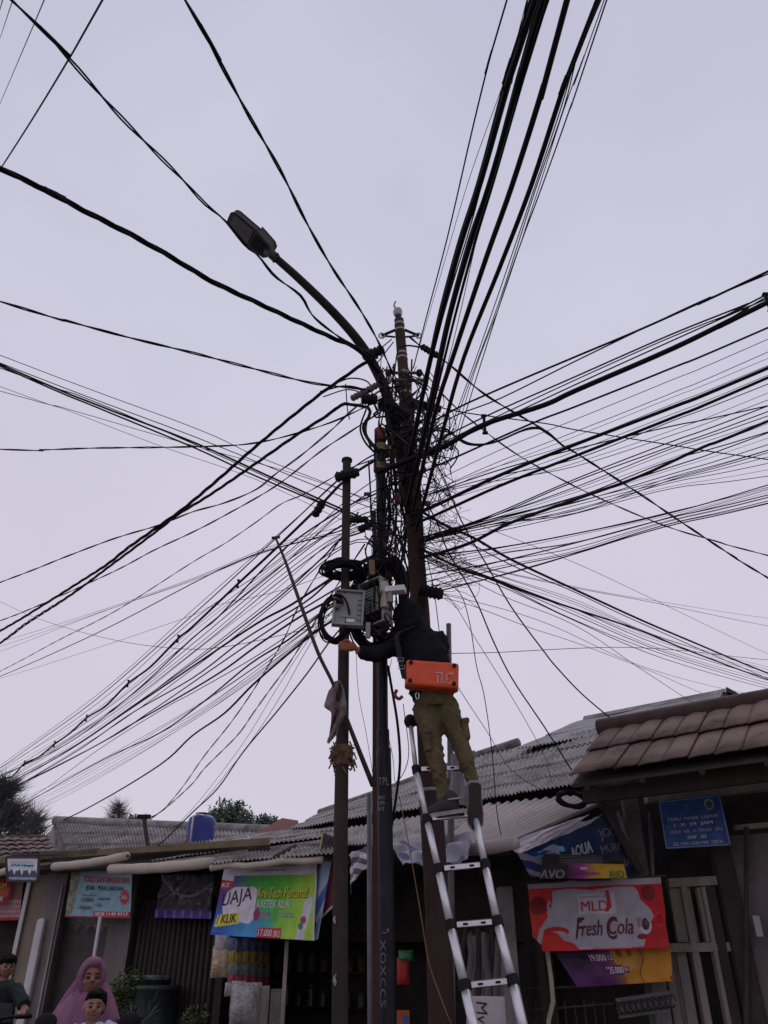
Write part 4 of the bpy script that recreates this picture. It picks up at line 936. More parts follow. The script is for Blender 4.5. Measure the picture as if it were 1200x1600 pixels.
cable(1, [(612, 1030), (600, 1100), (612, 1180), (620, 1224), (640, 1180), (630, 1100)], start=5.5, end=5.5, lab='thin looped wire hanging right of the black pole')
cable(.9, [(556, 1010), (560, 1080), (572, 1150), (584, 1220)], start=5.4, end=5.6, lab='thin wire hanging between the leftmost pole and the thin rusty post')
cable(1.3, [(624, 1245), (640, 1320), (655, 1420), (668, 1500), (688, 1560), (705, 1600)], start=5.4, end=4.9, m='string', lab='orange string hanging down in front of the rusty pole')
# leads at the head of the poles
for i, (w_, pts) in enumerate([
 (3, [(616, 585), (622, 548), (636, 540), (664, 544)]), (2.4, [(522, 600), (548, 591), (575, 597), (583, 620)]), (2.6, [(500, 612), (540, 603), (572, 612), (590, 640)]),
 (2, [(505, 620), (545, 609), (578, 622), (592, 650)]), (3.2, [(572, 640), (563, 668), (570, 690), (586, 708)]), (3, [(578, 640), (572, 672), (580, 700), (590, 712)]),
 (2, [(612, 530), (590, 548), (577, 556)]), (2, [(615, 534), (598, 556), (586, 572)]), (2.4, [(540, 600), (543, 640), (546, 655)]), (3, [(660, 690), (690, 668), (715, 684), (740, 694), (775, 690), (830, 668), (856, 678), (880, 697)]),
 (3, [(665, 672), (700, 675), (730, 694), (770, 692), (820, 672), (850, 672), (878, 695)]), (2.6, [(700, 690), (716, 705), (712, 720), (703, 732)]), (1.6, [(706, 698), (697, 704), (684, 690)]),
 (2.4, [(634, 590), (652, 600), (668, 620), (660, 650)]), (2, [(636, 585), (660, 592), (680, 612), (688, 640)]), (2.2, [(618, 590), (617, 620), (610, 655)]), (1.8, [(597, 545), (596, 580), (602, 610), (598, 640)])]):
    x, y = pts[len(pts) // 2]
    where = 'left of the lamp arm foot' if x < 600 else 'at the head of the tall pole' if x < 650 and y < 600 else 'right of the tall rusty pole'
    cable(w_, pts, end=5.6 if x < 610 else 5.75, start=5.55 if x < 610 else 5.75, lab='short bent black lead %s, %s from the top' % (where, ordinal(i)))
label_cables()

# tangle of loose ends: nobody could count it
def tangle(name, label, n, xs, ys, wr, seed, Yc_, out, vspan):
    rnd = random.Random(seed); mb = MB()
    for i in range(n):
        y0 = rnd.uniform(*ys); y1 = min(max(y0 + rnd.uniform(-vspan, vspan), ys[0]), ys[1]); o = rnd.uniform(*out) * rnd.choice((-1, 1, 1))
        xa, xb = rnd.uniform(*xs), rnd.uniform(*xs); Ya = Yc_ + rnd.uniform(-.2, .15); q = []
        for f in (0, .18, .38, .6, .82, 1):
            bl = math.sin(math.pi * f ** rnd.uniform(.8, 1.3)); x = xa + (xb - xa) * f + o * bl + rnd.uniform(-1.2, 1.2); y = y0 + (y1 - y0) * f + abs(o) * .5 * bl + rnd.uniform(-2, 2)
            q.append(at(x, y, Ya + .12 * bl * rnd.uniform(-1, .6)))
        mb.tube(catmull(q, 5), rnd.uniform(*wr) * .003, rnd.choice(['cable', 'cable', 'cable2', 'cable3']), n=4)
    return mb
def tg(mb, name, label): tag(mb.build(name, smooth=True), label, 'cable tangle', kind='stuff')
m1 = tangle('', '', 70, (596, 672), (575, 735), (1.0, 3.2), 5, 5.62, (4, 34), 110); m1b = tangle('', '', 40, (585, 662), (700, 880), (1.0, 2.8), 15, 6.25, (3, 26), 120)
m1.add(m1b.v, m1b.f, 'cable'); tg(m1, 'cable_tangle', 'dense tangle of loose black leads around the tops of the poles')
m2 = MB(); rnd_ = random.Random(6)
for i in range(26):
    c = at(rnd_.gauss(694, 13), rnd_.gauss(850, 22), 5.8 + rnd_.uniform(-.15, .1)); r = rnd_.uniform(.05, .14); k = rnd_.uniform(.6, 1.4); t0 = rnd_.uniform(0, 6); el = rnd_.uniform(.5, 1)
    m2.tube([c + Vector((math.cos(t0 + t * k / 3) * r, .05 * math.sin(t), math.sin(t0 + t * k / 3) * r * el)) for t in range(0, 17)], .0022, 'cable3', n=4)
for i in range(34):
    x0 = rnd_.uniform(662, 676); y0 = rnd_.uniform(810, 930); q = [at(x0, y0, 5.8)]
    dx, dy = rnd_.uniform(8, 22), rnd_.uniform(-9, 12)
    for j in range(1, 5): q.append(at(x0 + dx * j + rnd_.uniform(-4, 4), y0 + dy * j + rnd_.uniform(-9, 9), 5.8 + rnd_.uniform(-.1, .1)))
    m2.tube(catmull(q, 4), .0022, 'cable', n=4)
tg(m2, 'wire_tangle', 'curly thin wires bristling right of the tall rusty pole')
m3 = tangle('', '', 60, (660, 712), (640, 790), (.7, 1.8), 9, 5.75, (4, 22), 90); tg(m3, 'wire_tangle', 'drooping loops of thin wire under the thick bundle right of the pole')
m4 = tangle('', '', 75, (568, 625), (820, 990), (.8, 2.6), 8, 5.48, (3, 20), 110); tg(m4, 'cable_tangle', 'messy leads among the cabinets and coils on the black pole')
# vertical runs close along the poles
def runs():
    rnd = random.Random(21); mb = MB()
    for i in range(30):
        x0 = rnd.uniform(572, 662); y0 = rnd.uniform(560, 720); x1 = x0 * .35 + rnd.uniform(575, 650) * .65; y1 = rnd.uniform(820, 985)
        q = [at(x0 + (x1 - x0) * f + rnd.uniform(-12, 12) * (0 < f < 1), y0 + (y1 - y0) * f, (5.6 if x0 < 612 else 6.12) + rnd.uniform(-.12, .12)) for f in (0, .2, .4, .6, .8, 1)]
        mb.tube(catmull(q, 4), rnd.uniform(1.2, 3.6) * .003, 'cable', n=5)
    tag(mb.build('cable_bunch', smooth=True), 'bunched cables running down between the black pole and the tall pole', 'cable tangle', kind='stuff')
runs()
# splice closures, dead-end clamps
def closure(px, py, Y, d, L_, r, label, m='rubber', ribs=5, name='splice_closure'):
    c = at(px, py, Y); d = Vector(d).normalized(); mb = MB(); n = ribs * 2 + 1; pts = []; rs = []
    for i in range(n + 1): pts.append(c + d * (L_ * (i / n - .5))); rs.append(r * (.75 + .25 * (i % 2)) * (.7 if i in (0, n) else 1))
    mb.tube(pts, rs, m, n=8); tag(mb.build(name), label, 'splice closure', 'closures and clamps on the cables')
closure(583, 552, 5.6, (1, 0, .5), .22, .055, 'ribbed black clamp above the lamp arm left of the tall pole')
closure(570, 612, 5.5, (1, 0, .7), .30, .035, 'grey ribbed clamp crossing the lamp arm', 'greyp', 8)
closure(577, 624, 5.45, (1, 0, 0), .15, .055, 'stubby black closure left of the lamp arm')
closure(617, 640, 5.65, (1, 0, -.6), .34, .07, 'fat black closure between lamp arm and tall pole')
closure(618, 655, 5.6, (0, 0, 1), .12, .05, 'small black closure under the fat one between arm and pole')
closure(672, 549, 5.75, (1, 0, -.8), .22, .038, 'black dead-end clamp where the twisted cable leaves to the right')
closure(665, 635, 5.75, (1, 0, -.25), .30, .05, 'tapered black closure right of the tall pole')
closure(660, 710, 5.7, (1, 0, .35), .34, .04, 'brown clamp bar on the thick bundle right of the pole', 'rust', 4)
closure(498, 795, 5.6, (.5, 0, 1), .16, .04, 'wedge clamp under the cable bundle left of the leftmost pole', 'rubber', 3)
closure(560, 812, 5.5, (1, .2, .2), .16, .032, 'dark clamp left of the black pole, upper of two'); closure(573, 822, 5.5, (1, .2, .6), .16, .032, 'dark clamp left of the black pole, lower of two')
closure(672, 925, 5.75, (1, 0, -.2), .22, .06, 'lumpy black closure strapped to the tall pole above the worker', 'rubber', 6)
closure(542, 742, 5.28, (1, 0, .3), .2, .05, 'black clamp at the head of the leftmost pole', 'rubber', 4)
closure(707, 695, 5.7, (.25, 0, 1), .12, .02, 'small grey wedge clamp right of the bundle clamp', 'greyp', 3)
closure(666, 787, 5.75, (1, 0, 0), .07, .028, 'small red connector on the right side of the tall pole', 'redcap', 2)
closure(574, 772, 5.5, (1, 0, 0), .06, .02, 'small red connector left of the black pole', 'redcap', 2)
closure(622, 780, 5.65, (0, 0, 1), .09, .03, 'small red connector between the black pole and the tall pole', 'redcap', 2)
w = MB(); a, b = at(232, 1330, 11.3), at(225, 1276, 11.3); w.tube([a, b], .03, 'bamboo'); w.box(b, (.18, .06, .05), 'rubber'); tag(w.build('roof_mast'), 'short mast with black bracket on the low roof', 'mast')
#==BANNERS==
# ------------------------------------------------------------------ banners and signs
def mixc(a, b, f): f = max(0, min(1, f)); return tuple(x + (y - x) * f for x, y in zip(a, b))
def inpoly(u, v, P):
    c = False; j = len(P) - 1
    for i in range(len(P)):
        if (P[i][1] > v) != (P[j][1] > v) and u < (P[j][0] - P[i][0]) * (v - P[i][1]) / (P[j][1] - P[i][1]) + P[i][0]: c = not c
        j = i
    return c
def ell2(u, v, cu, cv, ru, rv): return ((u - cu) / ru) ** 2 + ((v - cv) / rv) ** 2
def banner(name, TL, TR, BR, BL, off, design, label, amp=.012, seed=1, freq=3, nu=150, nv=110, m='paint', cat='banner', group=None, mask=None):
    off = off if isinstance(off, (list, tuple)) else [off] * 4
    sh = Sheet(*[on(q[0], q[1], o) for q, o in zip((TL, TR, BR, BL), off)], amp=amp, seed=seed, freq=freq)
    root = empty(name, sh.P(.5, 1), label, cat, group); sh.grid(nu, nv, design, 'sheet', root, m=m, mask=mask); return sh, root
C_ = hexc
# green and purple cigarette banner
def d1(u, v):
    if v < .17 + .01 * u: return C_('bdb7c2')
    if u > .985: return C_('b0aab4')
    c = mixc(C_('4a2f80'), C_('2f8f3a'), (u - .12) / .25)
    c = mixc(c, C_('4aa531'), (u - .3) / .3) if u > .3 else c
    c = mixc(c, C_('93b83a'), (u - .62 + (v - .5) * .25) / .3)
    if v > .55: c = mixc(c, C_('1f4fa0'), (v - .5) / .22 * max(0, 1 - u * 1.9)); 
    if v > .5 and u < .62: c = mixc(c, C_('3f86b8'), (v - .55) / .3 * max(0, 1 - abs(u - .42) * 3))
    if u < .13 and v < .36 and v > .17: c = C_('a8243a') if v > .22 + u * .2 else C_('bdb7c2')
    if inpoly(u, v, [(.09, .40), (.16, .335), (.385, .335), (.41, .38), (.415, .74), (.37, .82), (.33, .82), (.10, .80), (.06, .60)]): c = C_('c2bcc6')
    if inpoly(u, v, [(.03, .72), (.25, .68), (.27, .83), (.02, .89)]): c = C_('c3ba3a')
    if ell2(u, v, .437, .70, .033, .088) < 1: c = C_('7d1f55')
    if .46 < u < .57 and .68 < v < .725: c = C_('8f2a66')
    if ell2(u, v, .625, .705, .035, .09) < 1: c = C_('4f9a3c')
    if .66 < u < .80 and .68 < v < .73: c = C_('4f8f6a')
    if inpoly(u, v, [(.83, 1), (.895, .52), (.925, .46), (.965, .47), (.975, .53), (.96, .62), (.905, 1)]): c = C_('b5b2ba')
    if ell2(u, v, .893, .76, .028, .05) < 1: c = C_('8a3560')
    if ell2(u, v, .875, .83, .024, .05) < 1: c = C_('4c6a4a')
    if .46 < u < .70 and v > .865 and not (u < .475 and v < .88): c = C_('a5202e')
    return c
sh, rt_ = banner('banner', (352, 1351), (495, 1344), (491, 1470), (329, 1461), [.42, .42, .48, .46], d1, 'green and purple clove cigarette banner with 17.000 price tag', .016, 4, 3)
l = Letters(sh)
l.put('PERINGATAN KARENA MEROKOK DAPAT TERKENA KANKER TENGGOROKAN', .2, .035, .80, .07, 'tk', bold=.0); l.put('LAYANAN BERHENTI MEROKOK (0800-177-6565)', .32, .095, .69, .13, 'tk', bold=.0)
l.put('KE', .02, .27, .10, .33, 'tw', bold=.03)
l.put('UAJA', .045, .42, .365, .665, 'tk', shear=.0, bold=.0, tilt=-.10); l.put('/ KLIK', .035, .72, .24, .845, 'tk', bold=.01, tilt=-.03)
l.put('Kre-Tech Pertama!', .43, .345, .925, .485, 'tdg', shear=.12, bold=.035, off=.003); l.put('Kre-Tech Pertama!', .425, .34, .92, .475, 'ty', shear=.12, bold=.02, off=.005)
l.put('KRETEK KLIK', .43, .51, .76, .61, 'tw', shear=.15, bold=.012); l.put('SENSASI 1', .48, .69, .56, .715, 'tw', bold=0); l.put('SENSASI BARU', .67, .69, .79, .715, 'tw', bold=0)
l.put('17.000', .475, .89, .61, .975, 'tw', shear=.1, bold=.012); l.put('/BKS', .62, .90, .69, .98, 'tw', shear=.2, bold=.01); l.put('* harga promo', .02, .93, .11, .95, 'tp', bold=0)
l.done(rt_)
def d1b(u, v):
    if v < .1: return C_('6a6068')
    s = math.sin(v * 9 + u * 4) 
    return C_('4e68a8') if s > .55 else mixc(C_('b5b5c2'), C_('8aa2c4'), abs(s))
sh, r2 = banner('banner', (494, 1336), (520, 1334), (497, 1468), (474, 1470), [.36, .36, .38, .38], d1b, 'blue and white banner edge showing behind the green cigarette banner', .012, 9, 2, 24, 60)
l = Letters(sh); l.put('8', .45, .80, .7, .93, 'tk', bold=.02); l.done(r2)
sh, r2 = banner('banner', (508, 1345), (536, 1350), (530, 1410), (492, 1444), [.3, .2, .2, .32], lambda u, v: C_('cfc6cc') if v > .93 or u < .04 else C_('7c3a48'), 'maroon cloth banner hanging left of the leftmost pole', .03, 12, 2.5, 30, 50)
sh, r2 = banner('sign_board', (503, 1300), (528, 1310), (526, 1350), (498, 1337), [.45, .35, .35, .45], lambda u, v: C_('9a8a58') if u < .07 else C_('3a3634'), 'small dark price board on the eave left of the leftmost pole', .006, 2, 2, 30, 30, cat='sign')
l = Letters(sh); l.put('CALI', .15, .1, .9, .4, 'tk', bold=.02); l.put('1.000', .1, .5, .95, .85, 'tk', bold=.02); l.done(r2)
# light blue coconut milk banner
def d2(u, v):
    if v > .865 and u > .44: return C_('8e2230')
    if v > .965: return C_('7d2a34')
    c = C_('6f8f9c')
    if u < .16 - v * .05: 
        n = noise.noise(Vector((u * 14, v * 14, 1))); return C_('5e6250') if n > 0 else C_('7d7a70')
    if v < .16: c = mixc(C_('7a8088'), c, v / .16)
    e = ((u - .905) / .07) ** 2 + ((v - .56) / .16) ** 2; an = math.atan2(v - .56, (u - .905) * 2)
    if e < 1 + .25 * math.cos(an * 10): return C_('93303a')
    return c
sh, r2 = banner('banner', (113, 1358), (207, 1362), (203, 1435), (101, 1433), [.10, .10, .14, .14], d2, 'light blue coconut milk banner with a red phone number strip', .012, 3, 3, 110, 80)
l = Letters(sh); l.put('TOKO SANTAN KELAPA', .22, .13, .97, .27, 'tr', bold=.03); l.put('JEDIA : PERAS SANTAN', .28, .335, .88, .46, 'tk', bold=.02); l.put('Terima Pesanan', .24, .515, .47, .56, 'tk', bold=.0)
l.put('• CATERING', .22, .60, .44, .68, 'tk', bold=.01); l.put('• HAJATAN', .48, .58, .69, .65, 'tk', bold=.01); l.put('• AQIQAH', .2, .76, .40, .85, 'tk', bold=.01); l.put('• DLL', .46, .71, .58, .77, 'tk', bold=.01)
l.put('HALAL', .865, .52, .945, .60, 'tw', bold=.01); l.put('0838 1149 9717', .47, .885, .97, .955, 'tw', bold=.02); l.done(r2)
# dark purple torn banner
def d3(u, v):
    n = abs(noise.noise(Vector((u * 6 + v * 2, v * 3, 4))))
    c = C_('1a1420') if v < .75 else mixc(C_('1a1420'), C_('3a2a6a'), (v - .75) / .2)
    if v > .82 and math.sin(u * 40) > .75: c = C_('5a50a0')
    if abs(v - (.18 + 1.6 * (u - .1) * (1 - u) )) < .025 or (n < .03 and v < .7): c = C_('5d565e')
    return c
sh, r2 = banner('banner', (252, 1366), (334, 1366), (329, 1436), (241, 1434), -.1, d3, 'dark purple torn plastic banner between the blue and green banners', .03, 8, 4, 70, 60)
# red cola banner
def d4(u, v):
    e = .0
    if v < .095: return C_('918a92') if not (.2 < u < .8 and .3 < (v * 30) % 1 < .6) else C_('6f6870')
    red = mixc(C_('b02416'), C_('a01218'), u * 2) if u < .5 else C_('a4141a')
    blob_ = inpoly(u, v, [(.2, .14), (.34, .12), (.5, .15), (.7, .12), (.8, .12), (.83, .2), (.84, .32), (.9, .45), (.92, .55), (.87, .72), (.83, .97), (.36, .985), (.32, .9), (.24, .85), (.2, .75), (.1, .7), (.05, .98), (.03, .9), (.06, .7), (.14, .52), (.14, .35)])
    if u < .16 and ell2(u, v, .07, .35, .07, .14) < 1: red = C_('6a1418')
    if .82 < u < .95 and ell2(u, v, .90, .22, .05, .12) < 1: red = C_('6a1418')
    c = C_('8f8a94') if blob_ else red
    if ell2(u, v, .175, .24, .012, .10) < 1 or ell2(u, v, .165, .36, .010, .03) < 1: c = C_('8e1a20')
    if ell2(u, v, .19, .73, .10, .07) < 1 and ell2(u, v, .2, .78, .075, .06) > 1: c = C_('9a1a20')
    if u > .93 and v > .4 and abs(ell2(u, v, .96, .6, .03, .1) - 1) < .2: c = C_('b03038')
    if .38 < u < .66 and .2 < v < .50: c = C_('a49ea8')
    if ell2(u, v, .855, .685, .042, .11) < 1: c = C_('a8a2aa') 
    if ell2(u, v, .855, .66, .026, .085) < 1: c = C_('3a2226')
    if ell2(u, v, .862, .645, .010, .045) < 1: c = C_('6a4038')
    if ell2(u, v, .825, .83, .04, .04) < 1: c = C_('7a1a20')
    return c
sh, r4 = banner('banner', (824, 1379), (1032, 1370), (1046, 1482), (834, 1487), [.52, .52, .58, .58], d4, 'red and white cola cigarette banner reading Fresh Cola', .026, 14, 3, 190, 110, mask=lambda u, v: not (u < .07 and v > .78 + u * 2))
l = Letters(sh)
l.put('DJARUM SUPER', .40, .235, .555, .275, 'tg', bold=.0); l.put('TEMBAKAU', .57, .22, .635, .24, 'tg', bold=0); l.put('PILIHAN', .57, .25, .63, .27, 'tg', bold=0)
l.put('MLD', .405, .31, .605, .455, 'tr', bold=.005); 
l.mb.add([sh.P(.60, .17, .005), sh.P(.625, .165, .005), sh.P(.63, .40, .005), sh.P(.60, .47, .005), sh.P(.58, .47, .005), sh.P(.605, .38, .005)], [(0, 1, 2, 5), (5, 2, 3, 4)], 'tr')
l.put('Fresh', .34, .58, .545, .80, 'tm', shear=.35, bold=.012); l.put('Cola', .59, .57, .765, .79, 'tm', shear=.3, bold=.012)
l.put('F', .335, .54, .42, .84, 'tm', shear=.3, bold=.0); l.put('C', .575, .54, .66, .86, 'tm', shear=.2, bold=.0); l.put('SENSASI KLIK', .80, .57, .83, .70, 'tr', bold=0)
l.done(r4)
tagged = MB(); 
# purple and yellow price banner below it
def d5(u, v):
    c = mixc(C_('4a2350'), C_('8a5a26'), (u - .42) / .16) 
    if u > .55: c = mixc(C_('9a6a28'), C_('a8701c'), (u - .55) * 3)
    if u < .3: c = mixc(C_('281430'), C_('4a2350'), v)
    if ell2(u, v, .6, .2, .11, .42) < 1: c = C_('a87a30')
    if ell2(u, v, .6, .1, .08, .16) < 1 and math.sin(u * 70) > 0: c = C_('7a4a18')
    if ell2(u, v, .13, .22, .13, .30) < 1: c = C_('2a1030')
    if .29 < u < .44 and .1 < v < .38: c = C_('5e2458')
    if .40 < u < .56 and .46 < v < .74: c = C_('5e2458')
    if .45 < u < .50 and .16 < v < .34 or .565 < u < .61 and .50 < v < .70: c = C_('53204c')
    if abs(u - (.73 + .03 * math.sin(v * 6))) < .006: c = C_('5a3a18')
    if .985 < u < .995 and .86 < v < .95: c = C_('2a1418')
    return c
sh, r5 = banner('banner', (864, 1485), (1047, 1480), (1051, 1533), (902, 1543), [.46, .46, .46, .46], d5, 'purple and yellow price banner hanging below the red cola banner', .016, 18, 3, 150, 80)
l = Letters(sh); l.put('19.000', .295, .15, .44, .33, 'tw', bold=.01); l.put('12', .458, .18, .492, .31, 'tw', bold=.01); l.put('25.000', .42, .51, .555, .69, 'tw', bold=.01); l.put('16', .572, .52, .60, .64, 'tw', bold=.01); l.put('Rp', .40, .5, .418, .58, 'tw', bold=0); l.done(r5)
# blue water banner, partly folded
def d6(u, v):
    c = mixc(C_('1f3566'), C_('1a2440'), u)
    if v < .22 - .25 * abs(u - .45): return C_('a6a2ae')
    if u > .955: return C_('5c5868')
    if u < .34 and v > .30:
        s = math.sin(u * 22 - v * 14); c = C_('9a9aa8') if s > .25 else C_('24437a')
    if .13 < u < .40 and v > .33 and v < .5 and noise.noise(Vector((u * 12, v * 12, 0))) > 0: c = C_('6f9ab8')
    return c
sh = Sheet(on(803, 1322, 1.5), on(962, 1248, .6), on(1004, 1374, .35), on(828, 1370, .9), .03, 5, 4)
r6 = empty('banner', sh.P(.5, 1), 'crumpled dark blue water banner under the awning edge', 'banner'); sh.grid(130, 90, d6, 'sheet', r6, mask=lambda u, v: not (v < .15 * u))
l = Letters(sh); l.put('AQUA', .43, .42, .64, .64, 'tp', shear=.25, bold=.04, tilt=-.02); l.put('JO%', .74, .30, .92, .44, 'tg', bold=.01, tilt=-.02); l.put('MURNI', .71, .50, .95, .62, 'tg', bold=.01); l.put('100% INDONESIA', .42, .72, .95, .83, 'tg', bold=.01); l.done(r6)
sh_s = Sheet(on(784, 1319, 1.72), on(922, 1272, 1.0), on(872, 1308, 1.15), on(812, 1334, 1.6), .02, 7, 4)
r_ = empty('tarpaulin', sh_s.P(.5, 1), 'white folded tarpaulin edge lying over the blue water banner', 'tarpaulin'); sh_s.grid(50, 20, lambda u, v: C_('b8b3bf'), 'cloth', r_)
def d7(u, v):
    if v < .36: return C_('171218') if not (.2 < u < .75 and (v * 16) % 1 < .25) else C_('4a4448')
    if u < .32: return C_('141216')
    c = mixc(C_('2a1828'), C_('7a2a70'), (u - .3) * 5); 
    if u > .5: c = mixc(C_('7a3a60'), C_('a58022'), (u - .5) * 6)
    if .47 < u < .55 and .5 < v < .62: c = C_('c08aa8')
    return c
sh, r7 = banner('banner', (850, 1334), (972, 1338), (980, 1372), (843, 1374), [1.12, .78, .74, 1.12], d7, 'narrow purple and yellow drink strip above the red cola banner', .006, 6, 3, 110, 40)
l = Letters(sh); l.put('AVO', .0, .62, .28, .97, 'tg', bold=.02); l.put('AVO', .80, .66, .97, .98, 'tdg', bold=.03); l.put('REFRESHING', .42, .72, .70, .86, 'tpu', bold=.01); l.done(r7)
# rods carrying the banners
w = MB(); w.tube([on(812, 1381, .52), on(1040, 1368, .52)], .008, 'timberd'); tag(w.build('rod'), 'dark rod along the top of the red cola banner', 'rod')
# blue report-to-guard sign
def d8(u, v):
    b = C_('1b3a70')
    if u < .012 or u > .988 or v < .014 or v > .986: return C_('1b3a70')
    if u < .024 or u > .976 or v < .03 or v > .97: return C_('6c7fa4')
    if ell2(u, v, .80, .17, .075, .11) < 1: return C_('7f8a86') if ell2(u, v, .80, .18, .05, .075) > 1 else C_('3c4a58')
    if ell2(u, v, .44, .18, .055, .09) < 1: return C_('3a5078')
    if ell2(u, v, .12, .2, .045, .07) < 1 and v < .27: return C_('2a4676')
    if v > .98: b = C_('1b3a70')
    n = noise.noise(Vector((u * 8, v * 8, 3))); return mixc(b, C_('2a4c84'), .5 + n)
shb = Sheet(on(1028, 1252, .35), on(1125, 1241, .35), on(1143, 1321, .35), on(1040, 1327, .35), 0, 1, 1)
r8 = empty('sign', shb.P(.5, 1), 'blue metal report-to-guard sign under the tiled canopy', 'sign'); shb.grid(140, 110, d8, 'plate', r8, m='metalsign')
l = Letters(shb); l.put('TAMU  WAJIB  LAPOR', .10, .38, .90, .46, 'tp', bold=.008); l.put('1  X  24  JAM', .20, .50, .80, .58, 'tp', bold=.03); l.put('PERDA  NO:  16  TAHUN   2012', .12, .64, .93, .70, 'tp', bold=.0); l.put('RW . 03', .38, .76, .66, .83, 'tp', bold=.03); l.put('KEL. PANCORAN MAS . DEPOK', .14, .88, .90, .945, 'tp', bold=.01); l.done(r8)
for (u, v) in ((.03, .04), (.97, .04), (.03, .96), (.97, .96)): mb = MB(); mb.ell(shb.P(u, v, .003), (.006, .004, .006), 'greyp', nu=8, nv=5); mb.build('rivet', r8)
# small shop sign and red round sign
w_ = [on(10, 1339, .85), on(61, 1339, .85), on(59, 1377, .85), on(12, 1376, .85)]
def d9(u, v):
    if v < .09: return C_('a07a86')
    if v > .82: return C_('4c5a92')
    if .28 < v < .45 and .1 < u < .85: return mixc(C_('86b4b8'), C_('a9b8bd'), abs(u - .5) * 2)
    if v > .50 and v > .72 - .18 * abs(math.sin(u * 13)) - .04 * math.sin(u * 50): return C_('2c2a36')
    return C_('aeb2bb')
sh = Sheet(*w_, 0, 1, 1); r9 = empty('sign', sh.P(.5, 1), 'small framed shop sign with a dark skyline drawing at the left', 'sign'); sh.grid(60, 50, d9, 'plate', r9, m='metalsign')
l = Letters(sh); l.put('RUMAH', .15, .16, .8, .27, 'tp', bold=.02); l.put("d'Teh Hangat", .14, .30, .86, .42, 'tk', shear=.3, bold=.03); l.put('PANCORAN MAS', .08, .86, .94, .96, 'tw', bold=.01); l.done(r9)
w = MB(); tl, tr, br, bl = w_
for a, b in ((tl, tr), (tr, br), (br, bl), (bl, tl)): w.tube([a, b], .018, 'timberd', n=4)
w.build('frame', r9); w = MB(); w.tube([on(20, 1336, .84), on(96, 1335, .84)], .012, 'timberd'); w.tube([on(20, 1331, .84), on(96, 1330, .84)], .008, 'greyp'); w.build('bracket', r9)
shr = Sheet(on(-60, 1365, -.3), on(38, 1368, -.3), on(30, 1438, -.3), on(-70, 1440, -.3), .004, 2, 2)
def d10(u, v):
    if v > .93: return C_('8a1c26')
    if v > .55: return C_('8a3038') if (int(u * 60 + v * 6) % 2) else C_('9a8a92')
    return C_('6a4a48')
r10 = empty('banner', shr.P(.5, 1), 'red bordered striped banner behind the round red sign', 'banner'); shr.grid(90, 50, d10, 'sheet', r10)
def discsign():
    mb = MB(); c = on(-4, 1394, -.1); r = .20; n = 36
    for (rr, m, o) in ((1, 'tr', 0), (.82, 'orangec', .004)):
        vs = [c + Vector((math.cos(2 * math.pi * i / n) * r * rr, 0, math.sin(2 * math.pi * i / n) * r * rr)) + FN * o for i in range(n)]
        if rr < 1: vs = [v for v in vs if abs((v - c).z) < r * .35]
        mb.add(vs + [v - FN * .01 for v in vs], [tuple(range(len(vs))), tuple(range(2 * len(vs) - 1, len(vs) - 1, -1))] + [(i, (i + 1) % len(vs), (i + 1) % len(vs) + len(vs), i + len(vs)) for i in range(len(vs))], m)
    root = empty('round_sign', c - Vector((0, 0, r)), 'round red and orange sign cut by the left edge of the photo', 'sign'); mb.build('disc', root)
    s_ = Sheet(c + Vector((-r, 0, r)), c + Vector((r, 0, r)), c + Vector((r, 0, -r)), c + Vector((-r, 0, -r)), 0, 1, 1); s_.n = FN
    l = Letters(s_); l.put('KOPI', .45, .22, .80, .36, 'ty', bold=.03, off=.012); l.put('OK', .60, .64, .80, .80, 'tw', bold=.03, off=.012); l.done(root)
discsign()
# white board with handwriting at the foot of the ladder
shm = Sheet(on(728, 1556, .5), on(792, 1557, .5), on(799, 1640, .5), on(730, 1645, .5), .008, 4, 2)
r11 = empty('sign_board', shm.P(.5, 1), 'white board lettered MyR behind the foot of the ladder', 'sign'); shm.grid(30, 40, lambda u, v: C_('a8a0a6'), 'board', r11)
l = Letters(shm); vs, fs = text2d('MyR', .1, .01); q = [shm.P(.13 + .45 * y, .12 + .55 * x, .004) for x, y in [(x, y) for x, y in vs]]; l.mb.add([shm.P(.52 - .36 * (1 - y) + .0, .10 + .60 * x, .005) for x, y in vs], fs, 'tk'); l.done(r11)
# small framed notice on the plank wall and small white tag on the gate
w = MB(); w.box(on(1184, 1447, .13), (.05, .012, .14), 'asbl'); tag(w.build('notice'), 'small pale notice stuck on the dark gate post at the right', 'notice')
#==GOODS==
# ------------------------------------------------------------------ goods, plants, tank
def packet(px, py, off, wd, h, m, label, cat='packet', grp='packets hanging under the green banner', seed=0):
    c = on(px, py, off); r = random.Random(seed); mb = MB(); nu, nv = 9, 9
    for s in (-1, 1):
        vs = []
        for j in range(nv + 1):
            for i in range(nu + 1):
                u, v = i / nu * 2 - 1, j / nv * 2 - 1; b = max(0, (1 - u ** 4) * (1 - v ** 4)) * wd * .33; q = noise.noise(Vector((u * 2.5 + seed, v * 2.5, s))) * wd * .12
                vs.append(c + Vector((u * wd / 2, s * (b + q * b / (wd * .33 + 1e-6)), v * h / 2)))
        fs = [(j * (nu + 1) + i, j * (nu + 1) + i + 1, (j + 1) * (nu + 1) + i + 1, (j + 1) * (nu + 1) + i) for j in range(nv) for i in range(nu)]
        mb.add(vs, fs if s < 0 else [f[::-1] for f in fs], m)
    return tag(mb.build(cat.replace(' ', '_'), smooth=True), label, cat, grp)
names = [('pblu', 'blue', 1477), ('pyel', 'yellow', 1497), ('pgrn', 'grey-green', 1516), ('pred', 'pink', 1535)]
